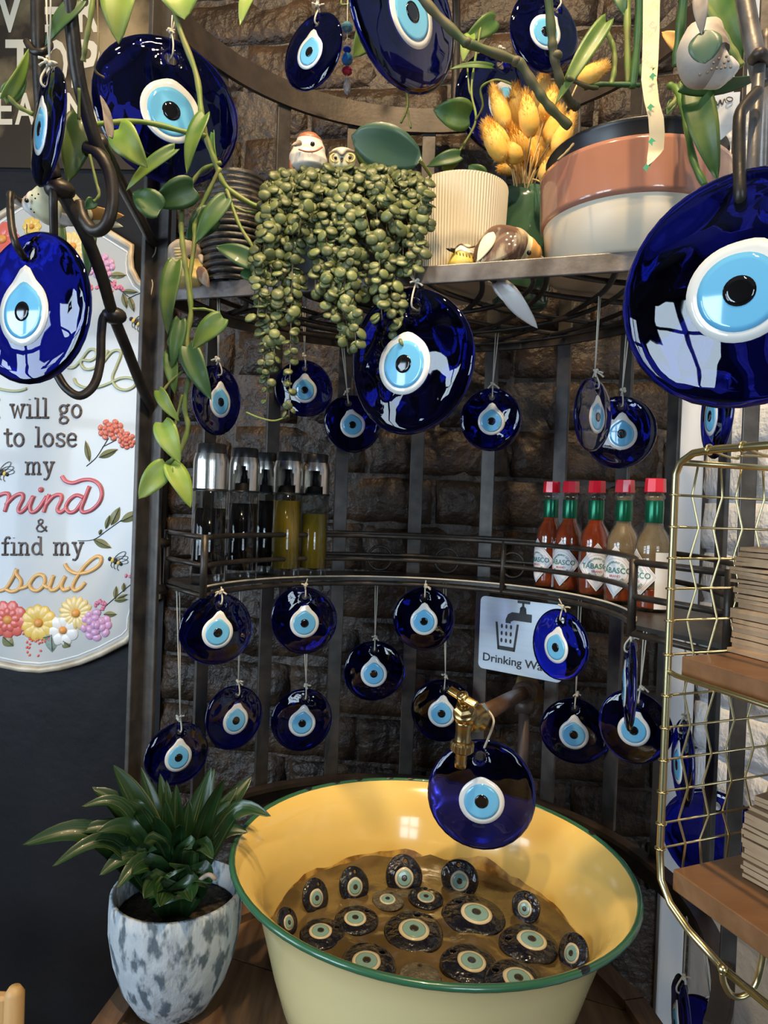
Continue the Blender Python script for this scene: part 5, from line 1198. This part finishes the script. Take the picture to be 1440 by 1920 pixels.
# black ribbed pot
c = pot_at(440, 538, .855); rp = [(0, 0), (.036, 0)]; nrb = 17
for i in range(nrb):
    t = (i + .5) / nrb; rr_ = .044 * (1 - .22 * abs(2 * t - 1) ** 2.2) ; z = .128 * i / nrb; dz = .128 / nrb
    rp += [(rr_ * .92, z), (rr_, z + dz * .25), (rr_, z + dz * .75), (rr_ * .92, z + dz)]
rp += [(.034, .128), (.030, .120), (.028, .02), (0, .018)]
MB().lathe(rp, 36, Matrix.Translation(c)).build('ribbed_vase', 'ribbed_black', None, label='black and bronze ribbed vase between the budgie figurine and the bead plant', cat='vase')
# cream ribbed pot with philodendron
c = pot_at(860, 500, .845); n = 96
cpot = root('ribbed_planter', c, 'cream vertically ribbed planter holding a broad dark philodendron leaf', 'planter')
MB().lathe([(0, 0), (.048, 0), (.050, .003), (.0545, .118), (.0545, .121), (.050, .121), (.0465, .02), (0, .018)], n * 2, Matrix.Translation(c), shape=lambda a, i: 1.0 + (.010 * (1 if int(round(a / (2 * PI) * n * 2)) % 2 else -1) if i in (2, 3) else 0)).build('pot', 'ribbed_cream', cpot, smooth=False)
MB().lathe([(0, .104), (.049, .100)], 24, Matrix.Translation(c)).build('soil', 'soil', cpot)
pxleaf(cpot, 792, 300, 658, 254, 80, .775, 'philodendron', 0, .04, .12, shape='round'); pxleaf(cpot, 700, 310, 668, 258, 40, .80, 'pothos_dark', 0)
MB().tube(crv([c + V((-.01, 0, .10)), P(800, 318, .80), P(786, 300, .775)], 6), .002, 8).build('stem', 'vine_stem', cpot)
# green vase with bunny tail grass
c = pot_at(978, 488, .90)
gv = MB().lathe([(0, 0), (.026, 0), (.030, .003), (.035, .050), (.036, .098), (.034, .110), (.031, .110), (.031, .02), (0, .016)], 36, Matrix.Translation(c) @ Matrix.Diagonal((1.14, 1.14, 1.28, 1))).build('green_vase', 'green_glaze', None, label='glossy green ceramic vase holding the yellow bunny tail grass', cat='vase')
mouth = c + V((0, 0, .139))
heads = [(985, 175, 996, 255, 36), (945, 190, 958, 262, 34), (925, 165, 950, 240, 32), (915, 225, 948, 290, 36), (1020, 140, 1008, 210, 34), (1000, 190, 1010, 262, 34), (1050, 205, 1030, 270, 36), (1040, 165, 1020, 225, 34), (1140, 122, 1085, 152, 32), (940, 270, 975, 300, 34), (928, 290, 962, 285, 32), (908, 232, 945, 300, 36), (965, 160, 975, 240, 34), (1005, 235, 1005, 310, 34), (1075, 215, 1040, 285, 32), (935, 318, 985, 308, 28), (1035, 290, 1022, 345, 34), (1058, 250, 1030, 300, 30), (960, 240, 985, 300, 36)]
for k, (tx_, ty_, bx_, by_, wd) in enumerate(heads):
    Yh = .855 + rs.uniform(-.035, .04); a, b = P(bx_, by_, Yh), P(tx_, ty_, Yh + rs.uniform(-.01, .02)); rad = wd * 1.3 / 2 * Yh / FPX
    st = root('bunny_tail_stalk', a, 'fluffy yellow dried bunny tail grass stalk standing in the green vase', 'dried grass', 'bunny tail grass in the green vase')
    d = (b - a); L = d.length; d.normalize(); m = MB()
    m.tube([a + d * L * t for t in (0, .12, .3, .55, .8, .95, 1)], [rad * q for q in (.3, .62, .82, .78, .52, .25, .06)], 12)
    fx = d.orthogonal().normalized(); fy = d.cross(fx)
    for q in range(700):
        t = rs.random() ** .9; an = rs.uniform(0, 2 * PI); o_ = (fx * math.cos(an) + fy * math.sin(an)); rr_ = rad * .8 * math.sin(PI * min(1, .12 + t * .86)) ** .6
        p0 = a + d * (L * t) + o_ * rr_ * .8; p1 = p0 + o_ * rad * rs.uniform(.16, .34) + d * L * rs.uniform(.08, .17); sd = d.cross(o_) * .0004
        m.add([p0 - sd, p0 + sd, p1], [(0, 1, 2)])
    m.build('seed_head', 'grass_head', st)
    e = mouth + V((rs.uniform(-.016, .016), rs.uniform(-.014, .014), -.05))
    MB().tube(crv([e, mouth + V(((a.x - mouth.x) * .2, (a.y - mouth.y) * .2, .012)), a], 6), .0009, 6).build('stalk', 'grass_stem', st)
for k in range(14):
    a = mouth + V((rs.uniform(-.014, .014), rs.uniform(-.014, .0), -.05)); b = P(rs.uniform(955, 1020), rs.uniform(262, 320), .85 + rs.uniform(-.01, .02))
    MB().tube(crv([a, a.lerp(b, .5) + V((0, 0, .006)), b], 5), [.0011] * 10 + [.0003], 5).build('dried_straw', 'grass_stem', None, label='thin bare dried straw standing among the yellow grass in the green vase', cat='dried grass', group='straws in the green vase')
# pink and cream pot with black liner
c = pot_at(1182, 478, .768); pk = root('two_tone_planter', c, 'large planter with glossy pink upper half, cream base and black liner', 'planter')
R0 = .104
MB().lathe([(0, 0), (.088, 0), (.094, .003), (.100, .058), (.100, .060)], 64, Matrix.Translation(c) @ Matrix.Scale(.93, 4), closed_ends=False).build('cream_base', 'cream_glaze', pk)
MB().lathe([(.099, .056), (.1035, .058), (.104, .062), (.106, .108), (.106, .1125), (.101, .1125), (.098, .06)], 64, Matrix.Translation(c) @ Matrix.Scale(.93, 4), closed_ends=False).build('pink_band', 'pink_glaze', pk)
MB().lathe([(.094, .05), (.096, .100), (.098, .131), (.100, .133), (.098, .136), (.092, .136), (.088, .05), (0, .045)], 56, Matrix.Translation(c) @ Matrix.Scale(.93, 4), closed_ends=False).build('liner', 'black_plastic', pk)
vs, fs = [V((0, 0, .172))], []
for j in range(1, 9):
    for k in range(28):
        a = 2 * PI * k / 28; r = .092 * j / 8; vs.append(V((r * math.cos(a), r * math.sin(a), .128 + .044 * (1 - (j / 8) ** 2) + .012 * noise.noise(V((r * 90 * math.cos(a), r * 90 * math.sin(a), 1))))))
for k in range(28): fs.append((0, 1 + k, 1 + (k + 1) % 28))
for j in range(7):
    for k in range(28): l = (k + 1) % 28; a = 1 + j * 28; fs.append((a + k, a + 28 + k, a + 28 + l, a + l))
m = MB(); m.add([c + v * .93 for v in vs], fs); m.build('soil', 'soil', pk)
# paper backing strip
tp = root('paper_strip', P(1215, -30, .60), 'peeled cream paper backing strip with faded green print hanging before the pink pot', 'paper strip')
ctr = [(1222, -40, 32), (1221, 60, 31), (1219, 120, 30), (1217, 150, 29), (1222, 190, 28), (1230, 220, 29), (1232, 250, 29), (1230, 280, 29), (1226, 296, 25), (1219, 310, 12), (1214, 318, 2)]
vs, fs = [], []
for i, (x, y, wd) in enumerate(ctr): vs += [P(x - wd / 2, y, .60 + .004 * math.sin(i)), P(x + wd / 2, y - (0 if i < 8 else 8), .60 + .004 * math.sin(i + .6))]
for i in range(len(ctr) - 1): fs.append((2 * i, 2 * i + 1, 2 * i + 3, 2 * i + 2))
n = len(vs); vs += [v + V((0, .0003, 0)) for v in vs]; fs += [tuple(n + q for q in reversed(f)) for f in fs]
m = MB(); m.add(vs, fs); m.build('strip', 'paper_tape', tp)
def tape_txt(s, px, py, size, ang, mat):
    g, f = text_geo(s, 1, .01); a = math.radians(ang); cs, sn = math.cos(a), math.sin(a)
    m = MB(); m.add([P(px + (v.x * cs + v.y * sn) * size, py + (v.x * sn - v.y * cs) * size, .5945) for v in g], f); m.build('print', mat, tp, smooth=False)
tape_txt('EA', 1226, 14, 15, 40, 'faint_ink'); tape_txt('LSE', 1212, 66, 15, 40, 'faint_ink'); tape_txt('TRIM', 1213, 124, 14, 40, 'faint_ink')
for (x, y) in ((1224, 144), (1220, 202), (1222, 266), (1212, 315)):
    m = MB(); m.add([P(x - 7, y, .5945), P(x, y - 8, .5945), P(x + 8, y - 1, .5945), P(x + 2, y, .5945), P(x + 1, y + 8, .5945), P(x - 3, y + 3, .5945)], [(0, 5, 4, 3, 2, 1)]); m.build('print_mark', 'green_ink', tp, smooth=False)
# plant tag card
tgc = root('plant_tag', P(1356, 260, .66), 'white handwritten plant tag card standing behind the leaves near the largest eye', 'tag')
tn = V((-.25, -1, 0)).normalized()
MB().slab([P(1326, 178, .66), P(1330, 236, .66), P(1352, 262, .66), P(1384, 232, .655), P(1388, 172, .655)], tn, .001).build('card', 'label_white', tgc, smooth=False)
m = MB(); m.tube(crv([P(1334 + 4 * k, 196 + (5 if k % 2 else -5) - k, .6575) for k in range(9)], 4), .0005, 5); m.tube([P(1368 + 6 * math.cos(q), 186 + 4 * math.sin(q), .655) for q in [2 * PI * i / 12 for i in range(12)]], .0005, 5, closed=True); m.build('handwriting', 'ink_grey', tgc)
# bead string
bs = root('bead_string', P(650, -20, .80), 'hanging string of aqua, blue, turquoise and red beads with a clear drop', 'beads')
MB().tube([P(652, -40, .80), P(650, 160, .80)], .0004, 5).build('thread', 'cord', bs)
for (y, r_, mat, sq) in ((51, 11, 'bead_aqua', .8), (93, 8, 'bead_blue', .6), (111, 11, 'bead_turq', 1.0), (133, 10, 'bead_red', .75), (162, 7, 'bead_clear', 2.2)):
    rr_ = r_ * .80 / FPX; MB().ball(P(651, y, .80), (rr_, rr_, rr_ * sq), seg=12, rings=8).build('bead', mat, bs, smooth=mat in ('bead_turq',))
MB().tube([P(653 + 5 * math.cos(q), 78 + 6 * math.sin(q), .80) for q in [2 * PI * i / 14 for i in range(14)]], .0006, 5, closed=True).build('link', 'gold_wire', bs)

# ------------------------------------------------------------------ bird figurines
def bird(label, spine, mats, zones, beak=None, eyes=(), wing=None, tail=None, extra=None, squash=0.92):
    """spine: [(px,py,Y,radius_px)] from belly or rump to crown; zones(t, side) picks the material of each ring face"""
    pts = [P(x, y, Y) for x, y, Y, r in spine]; rad = [r * Y / FPX for x, y, Y, r in spine]
    q = crv([V((*p, )) for p in pts], 6); n = len(q); rr_ = []
    for i in range(n):
        t = i / 6; k = min(int(t), len(rad) - 2); u = t - k; u = u * u * (3 - 2 * u) if 0 < k < len(rad) - 2 else u
        rr_.append(max(lerp(rad[k], rad[k + 1], u), .0004))
    m = MB(); seg = 18; m.tube(q, rr_, seg); fm = []
    for f in m.f:
        if len(f) > 4: fm.append(zones(0 if f[0] < seg else 1, m.v[f[0]])); continue
        cc = sum((m.v[i] for i in f), V()) / len(f); fm.append(zones(f[0] // seg / (n - 1), cc))
    m.m = fm; b = root('bird_figurine', pts[0], label, 'bird figurine')
    m.build('body', mats, b)
    if beak: a, e, r, mat = beak; MB().tube([P(*a[:3]), P(*a[:3]).lerp(P(*e[:3]), .6), P(*e[:3])], [r * .60 / FPX, r * .4 / FPX, .0002], 8).build('beak', mat, b)
    for (x, y, Y, r) in eyes: MB().ball(P(x, y, Y), r * Y / FPX, seg=10, rings=8).build('eye', 'bird_dark', b)
    for (nm, bx, by, tx, ty, wd, Y, mat, roll) in (wing or []): pxleaf(b, bx, by, tx, ty, wd, Y, mat, roll, .05, -.1, shape='lance', name=nm)
    return b
def spots(b, lst, r, Y, mat):
    for (x, y) in lst: MB().ball(P(x, y, Y), (r * Y / FPX, .0008, r * Y / FPX), seg=8, rings=5).build('spot', mat, b)
bd = bird('ceramic bird with a rust cap and white breast standing on the bead plant', [(578, 326, .79, 20), (577, 318, .79, 34), (578, 300, .79, 36), (580, 280, .788, 30), (581, 264, .786, 24), (582, 254, .786, 14), (582, 250, .786, 2)], ['bird_white', 'bird_rust'],
          lambda t, c: 1 if (t > .64 or (c.x < P(556, 0, .79).x and t < .6)) else 0, ((562, 268, .765, 8), (546, 273, .755, 2), 7, 'bird_grey'), [(586, 270, .766, 4.5)], [('wing', 556, 282, 545, 325, 18, .78, 'bird_rust', 40)])
MB().tube(crv([P(560, 280, .762), P(575, 284, .760), P(592, 283, .762), P(604, 276, .768)], 5), .0010, 5).build('cheek_line', 'bird_rust', bd)
bd = bird('small cream owl figurine peeking over the bead plant', [(642, 328, .79, 12), (642, 318, .79, 22), (642, 300, .79, 25), (642, 288, .79, 22), (642, 281, .79, 10), (642, 279, .79, 2)], ['bird_cream', 'bird_white'], lambda t, c: 1 if t > .7 else 0, ((641, 298, .776, 4), (640, 304, .770, 1), 4, 'bird_dark'), [(629, 296, .776, 3), (656, 296, .776, 3)])
for (x, s) in ((629, 1), (656, -1)): MB().tube([P(x + 9 * math.cos(q), 296 + 8 * math.sin(q), .778) for q in [2 * PI * i / 16 for i in range(16)]], .0011, 6, closed=True).build('eye_ring', 'bird_yolk', bd)
MB().tube(crv([P(618, 288, .782), P(632, 283, .776), P(641, 290, .774), P(650, 282, .776), P(665, 285, .782)], 5), .0016, 6).build('brow', 'bird_grey', bd)
bd = bird('yellow breasted bird figurine with dark cap beside the feathered bird', [(866, 506, .775, 24), (866, 498, .775, 27), (868, 484, .775, 24), (871, 471, .775, 20), (873, 463, .775, 12), (873, 459, .775, 2)], ['bird_yellow', 'bird_cream', 'bird_white'], lambda t, c: 0 if t < .45 else (2 if t < .62 else 1), ((852, 470, .765, 8), (836, 466, .762, 2), 6, 'bird_dark'), [])
MB().tube(crv([P(853, 466, .762), P(864, 458, .760), P(878, 464, .758), P(890, 462, .762)], 5), .0010, 5).build('cap_line', 'bird_brown', bd)
for k in range(7): MB().tube([P(856 + 6 * k, 472 + k * 1.4, .7565 + .0012 * abs(k - 3)), P(857 + 6 * k, 478 + k * 1.4, .7565 + .0012 * abs(k - 3))], .0005, 5).build('throat_mark', 'bird_dark', bd)
bd = bird('feathered craft bird with orange head and white tail poking through the lattice shelf', [(905, 500, .77, 16), (915, 486, .765, 34), (938, 466, .765, 42), (962, 462, .77, 34), (985, 470, .775, 26), (1004, 478, .778, 18), (1014, 482, .78, 4)], ['bird_brown', 'bird_orange', 'bird_cream'], lambda t, c: 1 if t > .66 else (2 if t > .56 or c.z < ZU + .008 else 0), ((1010, 480, .775, 6), (1022, 486, .772, 1), 5, 'bird_grey'), [(992, 474, .752, 4.5)],
          [('wing', 975, 440, 905, 492, 40, .735, 'bird_brown', 10), ('wing', 925, 435, 895, 490, 24, .735, 'bird_cream', 20), ('tail', 935, 525, 1008, 616, 34, .76, 'bird_white', 20), ('tail', 925, 520, 985, 590, 30, .765, 'bird_white', -10)])
spots(bd, [(952, 438), (958, 444), (950, 450), (962, 452), (955, 458), (966, 444), (966, 460)], 2.4, .722, 'bird_white')
bd = bird('grey and yellow budgie figurine standing at the shelf end by the dark post', [(352, 540, .845, 26), (352, 530, .845, 38), (352, 510, .845, 38), (350, 490, .842, 34), (350, 472, .84, 34), (352, 458, .84, 24), (353, 452, .84, 3)], ['bird_yolk', 'bird_white', 'bird_grey'], lambda t, c: 2 if t > .52 else (1 if c.x < P(346, 0, .845).x else 0), ((376, 480, .812, 9), (379, 496, .808, 2), 7, 'bird_grey'), [(356, 482, .809, 4)], [('wing', 372, 500, 392, 540, 22, .825, 'bird_brown', 20)])
for k in range(6): MB().tube([P(326 + k, 466 + 6 * k, .818), P(340, 466 + 5.5 * k, .812)], .0009, 5).build('bar_mark', 'bird_yolk', bd)
bd = bird('cream yellow songbird figurine with white spotted head perched by the iron bracket', [(170, 405, .70, 6), (150, 398, .69, 22), (118, 388, .685, 38), (88, 384, .68, 36), (66, 384, .68, 25), (50, 384, .68, 15), (42, 384, .68, 3)], ['bird_cream', 'bird_white', 'bird_pink'], lambda t, c: 2 if t > .86 else (1 if t > .62 else 0), None, [(50, 376, .662, 4)], [('tail', 150, 398, 232, 405, 30, .70, 'bird_orange', 30), ('tail', 160, 405, 230, 425, 22, .705, 'bird_cream', 10), ('wing', 95, 405, 160, 420, 22, .675, 'bird_grey', 20)])
spots(bd, [(60, 366), (66, 372), (58, 392), (64, 398), (72, 364)], 1.6, .655, 'bird_dark')
bd = bird('speckled white bird figurine with jade leaf on its breast near the largest eye', [(1345, 40, .56, 8), (1325, 70, .56, 40), (1318, 95, .56, 46), (1322, 118, .56, 46), (1345, 130, .56, 34), (1368, 128, .56, 20), (1385, 124, .56, 3)], ['bird_speckle', 'bird_white'], lambda t, c: 1 if t > .6 else 0, ((1368, 128, .56, 12), (1384, 124, .556, 3), 12, 'bird_speckle'), [])
spots(bd, [(1338, 118), (1348, 110), (1358, 118), (1344, 128), (1362, 106), (1352, 128), (1334, 130), (1360, 126), (1370, 126), (1326, 136), (1312, 140), (1366, 114)], 2.6, .525, 'bird_brown')
pxleaf(bd, 1322, 56, 1322, 118, 58, .515, 'jade_leaf', 0, .06, .1, shape='round', name='jade_leaf'); pxleaf(bd, 1312, -20, 1316, 66, 26, .515, 'bird_grey', 0, shape='lance', name='feather')

# ------------------------------------------------------------------ dracaena in the patina pot
c = P(325, 1880, .750); c.z = ZT; dp = root('potted_dracaena', c, 'leafy green dracaena in a rounded blue-grey patina pot on the barrel', 'plant')
ph_ = .124
MB().lathe([(0, 0), (.030, 0), (.040, .006), (.054, .030), (.063, .058), (.068, .088), (.0682, .110), (.0675, ph_), (.064, ph_ + .001), (.0625, .100), (.058, .06), (0, .05)], 48, Matrix.Translation(c)).build('pot', 'pot_patina', dp)
MB().lathe([(0, .104), (.030, .103), (.061, .100)], 30, Matrix.Translation(c)).build('soil', 'soil', dp)
crown = c + V((.004, -.012, .092)); MB().tube([c + V((0, 0, .09)), crown + V((0, 0, .03))], .008, 10).build('stem', 'vine_stem', dp)
def dleaf(tx_, ty_, Yt, w, lift=.035, bx=0, bz=.004, mat='dracaena'):
    b = crown + V((bx, 0, bz)); t = P(tx_, ty_, Yt); mid_ = b.lerp(t, .55) + V((0, 0, lift)); q = crv([b, mid_, t], 7); n = len(q); ny = 7; vs, fs = [], []
    side0 = (t - b).cross(V((0, 0, 1))); side0 = side0.normalized() if side0.length > .01 else V((1, 0, 0)); view = (CAM - mid_).normalized()
    W_ = w * 1.05 * .72 / FPX; bl_ = []
    for i in range(n):
        tt = i / (n - 1); tg = (q[min(i + 1, n - 1)] - q[max(i - 1, 0)]).normalized()
        sv = view.cross(tg).normalized() * .8 + side0 * .45 * (1 if view.cross(tg).dot(side0) > 0 else -1); sv = (sv - tg * sv.dot(tg)).normalized(); nn = tg.cross(sv)
        if nn.dot(view) < 0: nn = -nn
        wv = min(1, (.30 + 1.9 * tt)) * (1 - tt ** 2.2) ** .9
        for j in range(ny):
            s = j / (ny - 1) * 2 - 1
            bl_.append((tt, s, 0)); vs.append(q[i] + sv * (s * wv * W_ / 2) + nn * (abs(s) ** 1.5 * wv * W_ * .16 + .0012 * math.sin(s * 9)))
    for i in range(n - 1):
        for j in range(ny - 1): a = i * ny + j; fs.append((a, a + 1, a + ny + 1, a + ny))
    m0 = len(vs); vs += [v - view * .0008 for v in vs]; fs += [tuple(m0 + k for k in reversed(f)) for f in fs]
    m = MB(); m.add(vs, fs); o_ = m.build('leaf', mat, dp); at_ = o_.data.attributes.new('blade', 'FLOAT_VECTOR', 'POINT'); at_.data.foreach_set('vector', [k for b_ in bl_ * 2 for k in b_])
for a in [(42, 1584, .68, 58, .045), (96, 1626, .66, 40, .05), (152, 1512, .70, 34, .05), (172, 1476, .73, 54, .03), (212, 1434, .74, 62, .02), (240, 1500, .70, 50, .03), (264, 1438, .76, 40, .015), (300, 1450, .77, 44, .01), (312, 1462, .76, 36, .01), (396, 1438, .76, 50, .01), (402, 1440, .79, 44, .01), (420, 1460, .73, 46, .02), (472, 1456, .80, 54, .02), (508, 1530, .70, 40, .05), (488, 1520, .76, 46, .04),
          (336, 1546, .68, 34, .03), (218, 1666, .675, 48, .04), (186, 1642, .68, 50, .04), (300, 1700, .665, 74, .022), (398, 1655, .68, 66, .025), (360, 1590, .68, 56, .03), (270, 1580, .68, 58, .03), (290, 1530, .70, 52, .02), (180, 1560, .68, 50, .04), (355, 1500, .74, 50, .01), (430, 1500, .76, 46, .02), (330, 1630, .67, 70, .02), (245, 1640, .675, 64, .03), (400, 1610, .68, 44, .04), (230, 1470, .76, 44, .012), (330, 1470, .73, 40, .012), (375, 1470, .78, 44, .012), (445, 1475, .78, 40, .02), (195, 1500, .74, 46, .02), (140, 1560, .70, 46, .04), (270, 1685, .67, 66, .025), (360, 1690, .665, 70, .022), (235, 1560, .70, 44, .02), (310, 1500, .72, 44, .012), (410, 1560, .72, 44, .025), (465, 1560, .74, 40, .035)]:
    dleaf(*a)
MB().tube(crv([P(375, 1650, .69), P(392, 1640, .68), P(405, 1650, .68)], 4), [.0022] * 8 + [.001], 6).build('dry_husk', 'bird_grey', dp)

# ------------------------------------------------------------------ pale wooden chair at the edge
cw = P(28, 1850, .90); wc = root('wooden_chair', (cw.x - .16, cw.y - .05, 0), 'pale wooden chair back standing in front of the black wall', 'chair')
for dx in (0, -.36):
    for dy in (0, -.36):
        top = cw.z if dy == 0 else .45
        MB().tube([V((cw.x + dx, cw.y + dy, 0)), V((cw.x + dx, cw.y + dy, top * .6)), V((cw.x + dx, cw.y + dy, top - .008)), V((cw.x + dx, cw.y + dy, top))], [.014, .014, .012, .007], 12).build('leg', 'pale_wood', wc)
m = MB(); m.box((cw.x - .18, cw.y - .18, .46), (.40, .40, .022), bev=.006); m.build('seat', 'pale_wood', wc, smooth=False)
for dz in (-.045, -.22): m = MB(); m.box((cw.x - .18, cw.y, cw.z + dz), (.345, .016, .07), bev=.004); m.build('back_rail', 'pale_wood', wc, smooth=False)
